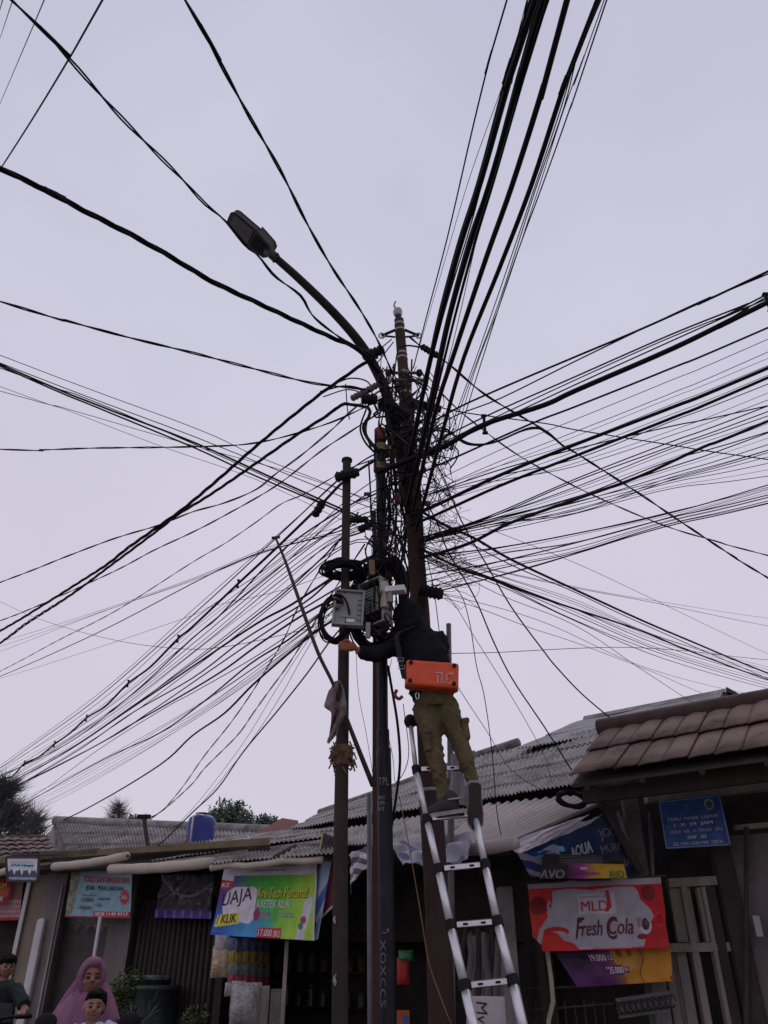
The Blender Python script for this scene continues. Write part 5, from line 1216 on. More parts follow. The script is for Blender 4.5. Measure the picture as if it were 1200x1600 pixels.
for r_i, (m, nm, py) in enumerate(names):
    for c_i in range(6):
        px = 363 + c_i * 10.5 - (1.5 if c_i == 0 else 0); off = .45 - .30 * c_i
        pos = ['nearest the street', 'second from the street', 'third from the street', 'fourth from the street', 'fifth from the street', 'deepest in the shade'][c_i]
        packet(px, py + c_i * .3 + random.uniform(-1, 1), off, .082, .145, m, '%s snack packet in its row under the green banner, %s' % (nm, pos), seed=r_i * 7 + c_i)
packet(346, 1478, .5, .15, .20, 'bag', 'milky plastic bag tied below the left corner of the green banner', 'plastic bag', 'plastic bags hung at the kiosk', 31)
packet(345, 1503, .5, .19, .28, 'bagy', 'clear bag of pale crackers hanging left of the yellow packets', 'plastic bag', 'plastic bags hung at the kiosk', 32)
packet(358, 1546, .5, .09, .12, 'bag', 'small crumpled clear bag under the pink packets', 'plastic bag', 'plastic bags hung at the kiosk', 33)
packet(384, 1568, .45, .30, .36, 'bag', 'large milky plastic bag hanging low beside the door panel', 'plastic bag', 'plastic bags hung at the kiosk', 34)
packet(371, 1560, .47, .14, .3, 'bag', 'narrow clear bag hanging left of the large milky bag', 'plastic bag', 'plastic bags hung at the kiosk', 35)
packet(630, 1517, .0, .12, .22, 'tr', 'red bag hanging in the dark kiosk right of the black pole', 'bag', None, 36); packet(634, 1493, .0, .14, .09, 'greenc', 'green bag hanging above the red bag in the kiosk', 'bag', None, 37)
w = MB(); c = on(630, 1592, -.2); w.box(c, (.12, .1, .14), 'orangec'); w.box(c + Vector((.02, -.052, .0)), (.06, .004, .06), 'bluec'); tag(w.build('carton', bevel=.004), 'orange carton on the kiosk counter right of the black pole', 'carton')
w = MB()
for i in range(9):
    x = 728 + i * 7; w.tube(catmull([on(x + random.uniform(-3, 3), 1450 + (i % 3) * 6, -.1 - .04 * (i % 2)), on(x + random.uniform(-5, 5), 1490, -.1), on(x + random.uniform(-4, 4), 1530, -.12), on(x, 1575, -.1)], 5), .035 + .01 * (i % 2), 'plaster' if i % 3 else 'dark', n=7)
tag(w.build('curtain', smooth=True), 'brownish bundled curtain hanging in the kiosk behind the ladder', 'curtain')
for k in range(18):
    c = FP(-1.5 + (k % 9) * .155, (1.175, 1.525)[k // 9], -1.72); h = random.uniform(.12, .22); mb = MB(); mb.tube([c, c + Vector((0, 0, h * .8)), c + Vector((0, 0, h * .86)), c + Vector((0, 0, h))], [.045, .045, .03, .032], random.choice(['bark', 'drum', 'boxd', 'fibre', 'glassd', 'glassd']), n=10)
    tag(mb.build('jar'), 'dim jar on the %s kiosk shelf, %s from the left' % (('lowest', 'second')[k // 9], ordinal(k % 9)), 'jar', 'jars standing on the kiosk shelves')
# water drum, basin, pots
def lathe(mb, c, prof, m, n=24): 
    mb.tube([c + Vector((0, 0, z)) for r, z in prof], [r for r, z in prof], m, n=n)
def onground(px, off, z=.14): d = on(px, 1560, off); return Vector((d.x, d.y, z))
c = onground(245, .05); w = MB(); lathe(w, c, [(.2, 0), (.23, .05), (.24, .35), (.235, .7), (.25, .74), (.25, .8), (.235, .82), (.24, 1.2), (.26, 1.21), (.26, 1.25), (.2, 1.255)], 'drum'); tag(w.build('water_drum', smooth=True), 'dark plastic water drum right of the leafy bush', 'drum')
c = onground(230, -.25); w = MB(); lathe(w, c, [(.2, 0), (.22, 1.18), (.23, 1.2), (.26, 1.22), (.27, 1.34), (.28, 1.35), (.25, 1.352)], 'drum'); lathe(w, c + Vector((0, 0, 1.2)), [(.235, 0), (.275, .13), (.285, .15)], 'pgrn'); tag(w.build('water_tub', smooth=True), 'pale rimmed tub standing behind the water drum', 'tub')
def foliage(mb, c, rx, ry, rz, n, ls, mats, rnd, hollow=.2, up=.3, aspect=.4):
    # leaf blades gathered in clumps so that light and dark and gaps show
    cl = [Vector((rnd.gauss(0, .45), rnd.gauss(0, .45), rnd.gauss(0, .45))) for _ in range(max(5, n // 45))]
    for i in range(n):
        k = rnd.choice(cl); p = k + Vector((rnd.gauss(0, .16), rnd.gauss(0, .16), rnd.gauss(0, .16)))
        if p.length > 1.25: p = p.normalized() * rnd.uniform(.9, 1.25)
        q = c + Vector((p.x * rx, p.y * ry, p.z * rz)); d = Vector((rnd.gauss(0, 1), rnd.gauss(0, 1), rnd.gauss(up, .8))).normalized(); s = d.orthogonal().normalized(); a = rnd.uniform(0, 6.28); s = Matrix.Rotation(a, 3, d) @ s
        l = ls * rnd.uniform(.6, 1.3); w_ = l * aspect
        mb.add([q, q + d * l * .5 + s * w_ * .5, q + d * l, q + d * l * .5 - s * w_ * .5], [(0, 1, 2, 3)], rnd.choice(mats))
def plant(name, c, base, rx, ry, rz, n, ls, mats, label, cat, seed, trunk=.02, pot=None, up=.3, aspect=.4, hang=0):
    rnd = random.Random(seed); root = empty(name, base, label, cat)
    mb = MB(); foliage(mb, c, rx, ry, rz, n, ls, mats, rnd, up=up, aspect=aspect); mb.build('crown', root)
    mb = MB(); mb.tube(catmull([base, base.lerp(c, .6) + Vector((rx * .1, 0, 0)), c + Vector((0, 0, rz * .3))], 5), [trunk * (1 - .06 * i) for i in range(11)], 'bark', n=8)
    for i in range(9): e = c + Vector((rnd.uniform(-.7, .7) * rx, rnd.uniform(-.7, .7) * ry, rnd.uniform(-.3, .8) * rz)); s_ = base.lerp(c, rnd.uniform(.6, 1)); mb.tube([s_, s_.lerp(e, .5) + Vector((0, 0, rz * .06)), e], [trunk * .5, trunk * .35, trunk * .15], 'bark', n=5)
    mb.build('trunk', root, smooth=True)
    if pot: mb = MB(); lathe(mb, base - Vector((0, 0, .0)), [(.12, -.02), (.17, .2), (.19, .28), (.16, .285)], pot); mb.build('pot', root, smooth=True)
b = onground(200, .15); plant('bush', Vector((b.x, b.y, 1.28)), b, .22, .2, .26, 1500, .06, ['leaf', 'leaf', 'leafy'], 'leafy green bush beside the water drum behind the veiled rider', 'bush', 4, pot='drum')
b = onground(307, .25); plant('bush', Vector((b.x, b.y, 1.02)), b, .17, .15, .16, 700, .055, ['leafy', 'leafy', 'leaf'], 'low light green bush at the foot of the dark shutter', 'bush', 5, pot='drum')
b = onground(222, .75); plant('bush', Vector((b.x, b.y, 1.02)), b, .13, .12, .2, 60, .22, ['leaf', 'leafd'], 'spiky dark plant in front of the water drum', 'plant', 7, pot='drum', aspect=.12, up=1)
b = Vector((on(815, 1580, .3).x, on(815, 1580, .3).y, .14)); plant('bush', Vector((b.x, b.y, .98)), b, .12, .1, .2, 110, .13, ['leaf', 'leafd', 'bark'], 'dry scraggly plant behind the wire rack by the concrete post', 'plant', 8, aspect=.12, up=1)
# far trees
def fartree(c, base, rx, rz, n, ls, mats, label, seed, needle=False, trunk=.12): plant('tree', c, base, rx, rx * .8, rz, n, ls, mats, label, 'tree', seed, trunk, up=.5 if needle else .2, aspect=.05 if needle else .45)
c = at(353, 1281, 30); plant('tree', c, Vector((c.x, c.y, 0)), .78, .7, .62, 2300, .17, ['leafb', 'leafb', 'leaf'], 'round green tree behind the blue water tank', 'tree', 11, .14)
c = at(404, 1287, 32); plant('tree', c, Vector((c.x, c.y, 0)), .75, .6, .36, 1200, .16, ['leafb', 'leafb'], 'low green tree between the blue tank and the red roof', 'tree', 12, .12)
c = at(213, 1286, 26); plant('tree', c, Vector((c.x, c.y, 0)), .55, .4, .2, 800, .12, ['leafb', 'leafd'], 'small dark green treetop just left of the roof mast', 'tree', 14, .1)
def casuarina(cx, cy, Y, halfw_px, h_px, n, label, seed, lean=0):
    rnd = random.Random(seed); m_ = axial(cx, cy, Y) / F; base = at(cx, cy + h_px / 2, Y); base.z = 0; root = empty('tree', base, label, 'tree'); top = at(cx, cy - h_px / 2, Y)
    mb = MB(); mb.tube([base, base.lerp(top, .5), base.lerp(top, .97)], [.16, .1, .02], 'bark', n=8); mb.build('trunk', root, smooth=True); mb = MB()
    for i in range(n):
        f = rnd.random(); p0 = top.lerp(Vector((top.x, top.y, at(cx, cy + h_px * .55, Y).z)), f ** .8)
        L_ = halfw_px * m_ * (.25 + .9 * f) * rnd.uniform(.6, 1.1); a = rnd.uniform(0, 6.28); d = Vector((math.cos(a), math.sin(a) * .8, rnd.uniform(.2, .8)))
        q = [p0 + d * L_ * t + Vector((lean * t * L_, 0, -.15 * L_ * t * t)) for t in (0, .35, .7, 1)]; mb.tube(q, [.018, .012, .008, .003], 'leafd', n=3, cap=False)
        for k in range(20):
            t = rnd.uniform(.2, 1); s = p0 + d * L_ * t + Vector((0, 0, -.15 * L_ * t * t)); e = s + (d * .6 + Vector((rnd.gauss(0, .5), rnd.gauss(0, .4), rnd.gauss(.35, .4)))) * .38
            w_ = Vector((rnd.gauss(0, 1), 0, rnd.gauss(0, 1))).normalized() * .011; mb.add([s - w_, s + w_, e], [(0, 1, 2)], 'leafd')
    mb.build('crown', root)
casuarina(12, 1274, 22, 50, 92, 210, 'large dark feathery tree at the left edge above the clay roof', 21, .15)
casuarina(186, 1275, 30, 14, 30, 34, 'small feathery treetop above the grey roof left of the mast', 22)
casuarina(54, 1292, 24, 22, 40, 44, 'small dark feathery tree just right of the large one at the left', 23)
# blue tank
c = at(311, 1324, 13.2); m_ = axial(311, 1300, 13.2) / F; r = 21.5 * m_; H = 44 * m_ * 1.08
tk = empty('water_tank', c, 'blue plastic water tank with white pipe on the roofs', 'water tank')
prof = [(r * .97, -.3), (r, 0)]
for i in range(9): z = H * (.02 + .8 * i / 8); prof += [(r * (1 if i % 2 else .965), z)]
prof += [(r * .93, H * .88), (r * .7, H * .96), (r * .5, H * .99), (r * .5, H * 1.03), (r * .2, H * 1.05)]
w = MB(); lathe(w, c, prof, 'tank', 32); w.build('tank', tk, smooth=True); w = MB(); lathe(w, c, [(r * .52, H * 1.0), (r * .52, H * 1.045), (r * .3, H * 1.06)], 'drum'); w.build('lid', tk, smooth=True)
w = MB(); a = at(296, 1324, 12.9); w.tube([a, a + Vector((0, 0, H * .93)), a + Vector((.05, .02, H * 1.0)), a + Vector((r, .3, H * 1.03))], .014, 'white', n=8); w.build('pipe', tk, smooth=True)
w = MB(); c = at(396, 1322, 9.6); w.tube([c + Vector((.10 * math.cos(t) * 1.4 - .13, 0, .08 * math.sin(t))) for t in [k * .4 for k in range(17)]] + [c + Vector((.1, 0, -.1))], .008, 'white', n=6); w.tube([c + Vector((0, 0, 0)), c + Vector((-.08, 0, .12))], .008, 'white', n=6); w.ell(c, (.04, .03, .03), 'rubber'); tag(w.build('hose_loop', smooth=True), 'white hose looped over the grey roof above the green banner', 'hose')

# ------------------------------------------------------------------ ladder
ld = empty('ladder', Vector((at(737, 1600, 4.9).x, 4.5, 0)), 'silver telescopic ladder with black joints that the worker stands on', 'ladder')
LL = [(641, 1127, 5.45), (650, 1203, 5.36), (667, 1280, 5.27), (685, 1358, 5.18), (704, 1446, 5.09), (726, 1540, 5.0)]
RR = [(711, 1127, 5.45), (726, 1200, 5.36), (742, 1272, 5.27), (758, 1351, 5.18), (777, 1440, 5.09), (801, 1532, 5.0)]
PL = [at(*p) for p in LL]; PR = [at(*p) for p in RR]
stepL = (PL[5] - PL[1]) / 4; stepR = (PR[5] - PR[1]) / 4
for k in range(6):
    if PL[-1].z > .25: PL.append(PL[-1] + stepL); PR.append(PR[-1] + stepR)
for PP in (PL, PR):
    w = MB()
    for i in range(len(PP) - 1): r = .0165 + .0022 * i; w.tube([PP[i], PP[i + 1]], r, 'alu', n=14)
    w.tube([PP[-1], PP[-1] - Vector((0, 0, PP[-1].z))], .03, 'rubber', n=12); w.build('rail', ld, smooth=True)
for i, (a, b) in enumerate(zip(PL, PR)):
    if i == 0:
        w = MB(); w.tube([a, a + (b - a) * .42], .034, 'rubber', n=10); w.ell(a, (.045, .04, .05), 'rubber'); w.build('end_cap', ld, smooth=True); continue
    d = (b - a); L_ = d.length; d.normalize(); n_ = Vector((0, -1, 0)); u_ = d.cross(n_).normalized(); 
    if u_.z < 0: u_ = -u_
    rt = Matrix((d, u_.cross(d).normalized() * -1, u_)).transposed(); c = (a + b) / 2
    w = MB(); w.box(c, (L_ - .07, .05, .028), 'alu', rt); w.box(c + u_ * .016, (L_ - .09, .045, .004), 'greyp', rt); rg = w.build('rung', ld, bevel=.003)
    for e, s in ((a, 1), (b, -1)):
        r = .0165 + .0022 * i; ax_ = (PL[min(i + 1, len(PL) - 1)] - PL[i - 1]).normalized()
        w = MB(); w.tube([e - ax_ * .026, e + ax_ * .026], r + .009, 'rubber', n=14); w.box(e + d * s * .05, (.06, .035, .03), 'rubber', rt); w.box(e + d * s * .085 - Vector((0, .026, 0)), (.028, .006, .012), 'rubber', rt); w.build('joint', rg)

# ------------------------------------------------------------------ the worker
wk = empty('person', at(705, 1278, 5.27), 'cable worker in black hooded jacket and olive cargo trousers standing on the ladder', 'person')
hip = at(677, 1090, 5.33); sh_c = at(652, 1000, 5.42)
# skin: one continuous body
w = MB()
w.ell(at(636, 966, 5.42), (.082, .10, .115), 'skin'); w.tube([at(642, 985, 5.42), at(648, 1000, 5.44)], [.055, .06], 'skin')
w.tube([at(655, 1005, 5.44), at(668, 1045, 5.38), at(676, 1088, 5.34)], [.13, .115, .10], 'skin', n=14)
w.tube([at(622, 1008, 5.42), at(588, 1024, 5.28), at(557, 1016, 5.2)], [.05, .038, .028], 'skin'); w.tube([at(686, 1008, 5.45), at(680, 1022, 5.62), at(658, 1003, 5.78)], [.05, .038, .028], 'skin')
w.tube([at(666, 1100, 5.33), at(681, 1186, 5.285), at(694, 1262, 5.3)], [.05, .03, .026], 'skin'); w.tube([at(692, 1098, 5.33), at(725, 1180, 5.265), at(739, 1240, 5.27)], [.05, .03, .024], 'skin')
# left hand: palm and fingers closing on the pole and cables
Pm = at(548, 1011, 5.19); w.ell(Pm, (.042, .026, .034), 'skin')
for k, (dz, ln_) in enumerate([(.028, .9), (.010, 1.0), (-.008, .95), (-.025, .75)]):
    a = Pm + Vector((-.03, 0, dz)); w.tube([a, a + Vector((-.028 * ln_, -.012, .006)), a + Vector((-.052 * ln_, -.002, .008)), a + Vector((-.06 * ln_, .022, .004))], [.0105, .010, .009, .007], 'skin', n=8)
w.tube([Pm + Vector((.0, -.008, .025)), Pm + Vector((-.02, -.02, .045)), Pm + Vector((-.045, -.015, .05))], [.012, .011, .008], 'skin', n=8)
Pr = at(655, 1001, 5.80); w.ell(Pr, (.035, .04, .03), 'skin')
for dz in (.022, .007, -.008, -.022): w.tube([Pr + Vector((-.02, .02, dz)), Pr + Vector((-.035, .05, dz)), Pr + Vector((-.02, .065, dz))], [.0105, .0095, .008], 'skin', n=8)
body = blob('body', w, wk, .0075, 3); body.data.materials.clear(); body.data.materials.append(M['glove'])
# jacket with hood
w = MB()
w.ell(at(637, 963, 5.40), (.115, .13, .135), 'hoodie'); w.ell(at(643, 982, 5.40), (.125, .13, .10), 'hoodie')
w.tube([at(645, 988, 5.48), at(655, 1008, 5.44), at(664, 1035, 5.40), at(670, 1062, 5.37), at(676, 1092, 5.34)], [.12, .175, .185, .165, .15], 'hoodie', n=16)
w.ell(at(617, 1005, 5.43), (.09, .085, .085), 'hoodie'); w.ell(at(684, 1004, 5.45), (.085, .09, .095), 'hoodie'); w.ell(at(690, 1026, 5.42), (.055, .08, .10), 'hoodie')
w.tube([at(620, 1008, 5.42), at(603, 1018, 5.34), at(587, 1023, 5.27), at(572, 1021, 5.23), at(559, 1017, 5.205)], [.080, .066, .062, .050, .040], 'hoodie', n=12)
w.tube([at(688, 1008, 5.45), at(686, 1022, 5.6), at(665, 1006, 5.74)], [.08, .06, .045], 'hoodie', n=12)
jk = blob('hooded_jacket', w, wk, .012, 3)
for v in jk.data.vertices:
    p = v.co; q = abs(noise.noise(Vector((p.x * 6, p.y * 6 + 2, p.z * 9 - p.x * 8)))) ** .6 + .5 * abs(noise.noise(Vector((p.x * 14, p.y * 14, p.z * 20 + p.x * 9)))) ** .7
    v.co = p + v.normal * (.026 * (.42 - q))
# cargo trousers
w = MB()
w.tube([at(675, 1078, 5.34), at(678, 1096, 5.33), at(680, 1108, 5.33)], [.135, .14, .125], 'olive', n=14)
w.tube([at(664, 1100, 5.33), at(671, 1130, 5.31), at(675, 1155, 5.29), at(682, 1190, 5.28), at(690, 1225, 5.29), at(696, 1255, 5.29)], [.096, .085, .073, .058, .051, .054], 'olive', n=14)
w.tube([at(694, 1098, 5.33), at(707, 1130, 5.31), at(717, 1155, 5.28), at(728, 1188, 5.26), at(736, 1208, 5.26), at(740, 1230, 5.26)], [.096, .080, .070, .057, .049, .046], 'olive', n=14)
tr = blob('trousers', w, wk, .010, 3)
for v in tr.data.vertices:      # creases: soft folds that run round and down the legs
    p = v.co; q = abs(noise.noise(Vector((p.x * 7 + 3, p.y * 7, p.z * 13 + p.x * 9)))) ** .6 + .5 * abs(noise.noise(Vector((p.x * 16, p.y * 16 + 5, p.z * 24 - p.x * 14)))) ** .7
    v.co = p + v.normal * (.024 * (.42 - q))
for (px, py, Y, sx) in ((662, 1158, 5.23, -1), (733, 1140, 5.25, 1)):
    w = MB(); c = at(px, py, Y); w.box(c - Vector((sx * .022, -.02, 0)), (.045, .085, .13), 'olive', Matrix.Rotation(-.12, 3, 'Y')); w.box(c + Vector((-sx * .022, .016, .06)), (.052, .092, .035), 'olive', Matrix.Rotation(-.12, 3, 'Y')); w.build('cargo_pocket', tr, bevel=.012)
# shoes: left in side view on the rung, right on its toes with the sole turned back
s1_ = empty('shoe', Vector((0, 0, 0)), None, None); s1_.parent = wk; s1_.location = (0, 0, 0)
bpy.data.objects.remove(s1_)
def shoe(o, toe, up, L_, name='shoe'):
    toe = toe.normalized(); side = toe.cross(up).normalized(); up = side.cross(toe).normalized(); rt = Matrix((toe, side, up)).transposed()
    w = MB(); w.tube([o - toe * .07 + up * .05, o + toe * .0 + up * .055, o + toe * .09 + up * .035, o + toe * .17 + up * .025], [.045, .048, .042, .028], 'shoe', n=14); w.ell(o - toe * .035 + up * .095, (.05, .042, .05), 'shoe', rt); b = w.build('shoe', wk, smooth=True)
    w = MB(); prof = [(-.115, -.026), (-.10, -.044), (0, -.042), (.09, -.055), (.15, -.046), (.185, -.018), (.185, .018), (.15, .046), (.09, .052), (0, .042), (-.10, .044), (-.115, .026)]
    k = len(prof); vs = [o + toe * a + side * c_ + up * z for z in (-.004, .022) for a, c_ in prof]; w.add(vs, [tuple(range(k)), tuple(range(2 * k - 1, k - 1, -1))] + [(i, (i + 1) % k, (i + 1) % k + k, i + k) for i in range(k)], 'sole')
    vs = [o + toe * (a * .92 + .002) + side * c_ * .84 + up * z for z in (-.012, -.0045) for a, c_ in prof]; w.add(vs, [tuple(range(k)), tuple(range(2 * k - 1, k - 1, -1))] + [(i, (i + 1) % k, (i + 1) % k + k, i + k) for i in range(k)], 'soled'); w.build('sole', b, bevel=.004)
    w = MB(); w.tube([o - toe * .06 + up * .085 + side * (.047 * math.cos(t)) + toe * .047 * math.sin(t) for t in [j * .5 for j in range(14)]], .006, 'sole', n=5); w.build('collar', b, smooth=True)
shoe(at(700, 1273, 5.25), Vector((-.85, .5, -.05)), Vector((0, -.15, 1)), .27)
shoe(at(742, 1250, 5.22), Vector((.0, .30, -.95)), Vector((.05, 1, .35)), .27)
# orange case on a strap
cs = empty('tool_case', at(675, 1085, 5.1), "orange hard case marked TLC slung on the worker's back", 'case')
TL_, TR_, BR_, BL_ = at(635, 1029, 5.10), at(717, 1035, 5.10), at(717, 1077, 5.10), at(633, 1069, 5.10)
Xv = (TR_ - TL_).normalized(); cc = (TL_ + TR_ + BR_ + BL_) / 4; CW = ((TR_ - TL_).length + (BR_ - BL_).length) / 2; Zv = (TL_ - BL_).normalized(); CH = (TL_ - BL_).length * 1.0
Yv = Xv.cross(Zv).normalized() * -1
if Yv.y < 0: Yv = -Yv
rt = Matrix((Xv, Yv, Zv)).transposed(); ctr = cc + Yv * .065
w = MB(); w.box(ctr, (CW, .13, CH), 'orange', rt); bo = w.build('case_body', cs, bevel=.018)
w = MB(); w.box(ctr - Yv * .0, (CW + .004, .012, CH + .004), 'redcap', rt); w.build('seam', bo, bevel=.003)
for (sx, sz) in ((-.41, .36), (.41, .36), (-.41, -.34), (.41, -.34)):
    w = MB(); c = ctr + Xv * sx * CW + Zv * sz * CH - Yv * .065; w.tube([c + Yv * .005, c - Yv * .012], .014, 'rubber', n=14); w.build('foot', cs, smooth=False)
w = MB()
for sx in (-.3, .0, .3): w.box(ctr + Zv * (CH / 2 + .004) + Xv * sx * CW, (.04, .05, .012), 'orange', rt)
w.build('latch', cs, bevel=.003)
s_ = Sheet(TL_, TR_, BR_, BL_, 0, 1, 1); s_.n = -Yv; l = Letters(s_); l.put('TLC', .56, .44, .86, .83, 'tp', bold=.035, off=.0045); l.put('TLC', .566, .462, .854, .808, 'orange', bold=.0, off=.0068); l.put('o', .86, .38, .90, .47, 'tp', bold=0, off=.0045); l.done(cs)
w = MB(); st = catmull([at(648, 978, 5.28), at(621, 990, 5.26), at(622, 1010, 5.20), at(625, 1030, 5.16), at(629, 1048, 5.12), at(632, 1060, 5.10)], 6)
vs = []; 
for p in st: vs += [p - Vector((.017, 0, 0)), p + Vector((.017, 0, 0)), p + Vector((.017, .006, 0)), p + Vector((-.017, .006, 0))]
w.add(vs, [(i * 4 + j, i * 4 + (j + 1) % 4, (i + 1) * 4 + (j + 1) % 4, (i + 1) * 4 + j) for i in range(len(st) - 1) for j in range(4)], 'rubber'); w.build('strap', cs)
for py in (1031, 1043):
    c = at(625.5 + (py - 1031) * .15, py, 5.13); w = MB(); w.tube([c + Vector((.022 * sx, -.006, .012 * sz)) for sx, sz in ((-1, -1), (1, -1), (1, 1), (-1, 1), (-1, -1))], .003, 'chrome', n=5); w.build('buckle', cs)
c = at(652, 1087, 5.12); w = MB(); w.tube([c + Vector((.012 * math.cos(t), 0, .024 * math.sin(t))) for t in [k * .6 for k in range(12)]], .003, 'chrome', n=5); w.build('clasp', cs)
w = MB(); w.tube(catmull([at(620, 1078, 5.2), at(617, 1086, 5.2), at(623, 1092, 5.2), at(629, 1088, 5.2)], 4), .012, 'redcap'); tag(w.build('red_cloth', smooth=True), "bit of red cloth at the worker's left hip under the orange case", 'cloth')
#==RIDERS==
# ------------------------------------------------------------------ riders
def person_head(w, c, f, s, skin):      # skull, jaw, nose, ears, neck; f = facing direction (unit, horizontal)
    side = Vector((-f.y, f.x, 0)); rt = Matrix((side, f, Vector((0, 0, 1)))).transposed()
    w.ell(c + Vector((0, 0, .02 * s)) - f * .01 * s, (.082 * s, .096 * s, .098 * s), skin, rt); w.ell(c + f * .02 * s - Vector((0, 0, .045 * s)), (.064 * s, .062 * s, .055 * s), skin, rt)
    w.tube([c + f * .082 * s + Vector((0, 0, .012 * s)), c + f * .102 * s - Vector((0, 0, .02 * s))], [.010 * s, .020 * s], skin, n=8)
    for q in (-1, 1): w.ell(c + side * q * .078 * s - f * .005 * s - Vector((0, 0, .005 * s)), (.014 * s, .022 * s, .03 * s), skin, rt); w.ell(c + side * q * .040 * s + f * .066 * s - Vector((0, 0, .022 * s)), (.026 * s, .02 * s, .022 * s), skin, rt)
    w.tube([c - Vector((0, 0, .07 * s)), c - Vector((0, 0, .17 * s)) - f * .02 * s], [.046 * s, .052 * s], skin, n=12)
def face_parts(root, c, f, s):
    side = Vector((-f.y, f.x, 0)); rt = Matrix((side, f, Vector((0, 0, 1)))).transposed()
    for q in (-1, 1):
        w = MB(); w.ell(c + side * q * .033 * s + f * .083 * s + Vector((0, 0, .008 * s)), (.018 * s, .010 * s, .0075 * s), 'eye', rt); w.build('eye', root, smooth=True)
        w = MB(); w.tube([c + side * q * (.014 + .018 * k) * s + f * (.086 - .006 * k) * s + Vector((0, 0, (.030 + .004 * math.sin(k * 1.6)) * s)) for k in (0, 1, 2)], [.0035 * s, .004 * s, .002 * s], 'hair', n=6); w.build('eyebrow', root)
    w = MB(); w.tube([c + side * k * .012 * s + f * (.084 - .004 * abs(k)) * s - Vector((0, 0, (.050 + .001 * abs(k)) * s)) for k in (-2, -1, 0, 1, 2)], [.002 * s, .006 * s, .0075 * s, .006 * s, .002 * s], 'lips', n=8); w.build('mouth', root, smooth=True)
def hand(w, p, d, skin, s=1):
    d = d.normalized(); w.ell(p, (.035 * s, .03 * s, .028 * s), skin)
    for k in range(4): o = Vector((.012 * (k - 1.5) * 1.5 * s, 0, 0)); w.tube([p + o + d * .02, p + o + d * .045 + Vector((0, 0, -.012)), p + o + d * .035 + Vector((0, 0, -.035))], [.009 * s, .0085 * s, .007 * s], skin, n=6)
    w.tube([p + Vector((.02, 0, 0)), p + Vector((.03, 0, -.02)) + d * .02], [.01 * s, .008 * s], skin, n=6)

def scooter(pos, yaw, label, paint='scoot', k_=1.0):
    root = empty('motor_scooter', pos, label, 'motor scooter', 'motor scooters ridden past the shops'); Rz = Matrix.Rotation(yaw, 3, 'Z')
    def T(x, y, z): return pos + Rz @ Vector((x, y, z)) * k_     # +y is forward
    w = MB()
    w.tube([T(0, -.75, .72), T(0, -.4, .62), T(0, -.05, .52), T(0, .12, .36)], [.10, .17, .17, .12], paint, n=14); w.tube([T(0, .05, .32), T(0, .45, .32)], [.16, .14], paint, n=10); w.build('body', root, smooth=True)
    w = MB(); w.tube([T(0, -.72, .80), T(0, -.4, .80), T(0, -.02, .74)], [.10, .14, .10], 'rubber', n=12); w.build('seat', root, smooth=True)
    w = MB(); w.tube([T(0, .42, .34), T(0, .50, .62), T(0, .47, .88), T(0, .42, 1.0)], [.15, .23, .19, .12], paint, n=14); sf = w.build('front_shield', root, smooth=True)
    w = MB(); w.ell(T(0, .62, .80), (.10, .07, .07), 'chrome', Rz); w.build('headlight', root, smooth=True)
    w = MB(); w.tube([T(-.34, .30, 1.03), T(-.18, .38, 1.03), T(0, .42, 1.0), T(.18, .38, 1.03), T(.34, .30, 1.03)], .014, 'rubber', n=8)
    for q in (-1, 1): w.tube([T(q * .24, .34, 1.03), T(q * .36, .29, 1.03)], .02, 'rubber', n=8)
    w.ell(T(0, .42, 1.03), (.13, .09, .07), paint, Rz); w.build('handlebar', root, smooth=True)
    for q in ((-1, 1) if k_ == 1 else ()):
        w = MB(); w.tube([T(q * .2, .36, 1.03), T(q * .27, .38, 1.12), T(q * .30, .38, 1.16)], .006, 'rubber', n=6); w.ell(T(q * .30, .39, 1.20), (.078, .022, .055), 'rubber', Rz); w.build('mirror', root, smooth=True)
    for y in (.62, -.62):
        w = MB()
        for k in range(24): pass
        w.tube([T(0, y + .22 * math.cos(t), .26 + .22 * math.sin(t)) for t in [k * math.pi / 12 for k in range(25)]], .045, 'rubber', n=10); wh = w.build('wheel', root, smooth=True)
        w = MB(); w.tube([T(-.04, y, .26), T(.04, y, .26)], .05, 'chrome', n=12)
        for k in range(5): a = k * 1.2566; w.tube([T(0, y, .26), T(0, y + .18 * math.cos(a), .26 + .18 * math.sin(a))], .014, 'chrome', n=6)
        w.build('rim', wh)
    w = MB(); w.tube([T(0, .62, .26), T(0, .48, .75)], .035, 'chrome', n=8); w.build('fork', root)
    return T

# veiled woman and boy on a scooter
hc = at(142, 1529, 7.5); yaw = math.pi + .315; f = Vector((.43, -.9, 0)).normalized()
spos = Vector((-2.33, 7.27, 0)); T = scooter(spos, yaw, 'dark motor scooter ridden by the veiled woman and the boy')
wo = empty('person', Vector((hc.x, 7.55, .78)), 'woman in a long mauve veil riding a scooter, frowning past the camera', 'person')
w = MB(); person_head(w, hc, f, 1.1, 'skin')
w.tube([hc + Vector((0, .03, -.17)), hc + Vector((0, .06, -.32)), hc + Vector((0, .08, -.5)), hc + Vector((0, .10, -.66))], [.08, .15, .14, .17], 'skin', n=14)
for q in (-1, 1):
    sh0 = hc + Vector((q * .16, .05, -.24)); el = hc + Vector((q * .31, -.10, -.42)); ha = T(-q * .29, .30, 1.06); w.tube([sh0, el, ha + Vector((0, .03, .02))], [.05, .04, .028], 'skin', n=10); hand(w, ha, Vector((0, -1, 0)), 'skin')
    w.tube([hc + Vector((q * .09, .08, -.66)), hc + Vector((q * .17, -.32, -.68)), hc + Vector((q * .16, -.30, -1.08))], [.085, .07, .045], 'skin', n=10)
blob('body', w, wo, .010, 2); face_parts(wo, hc, f, 1.1)
w = MB()
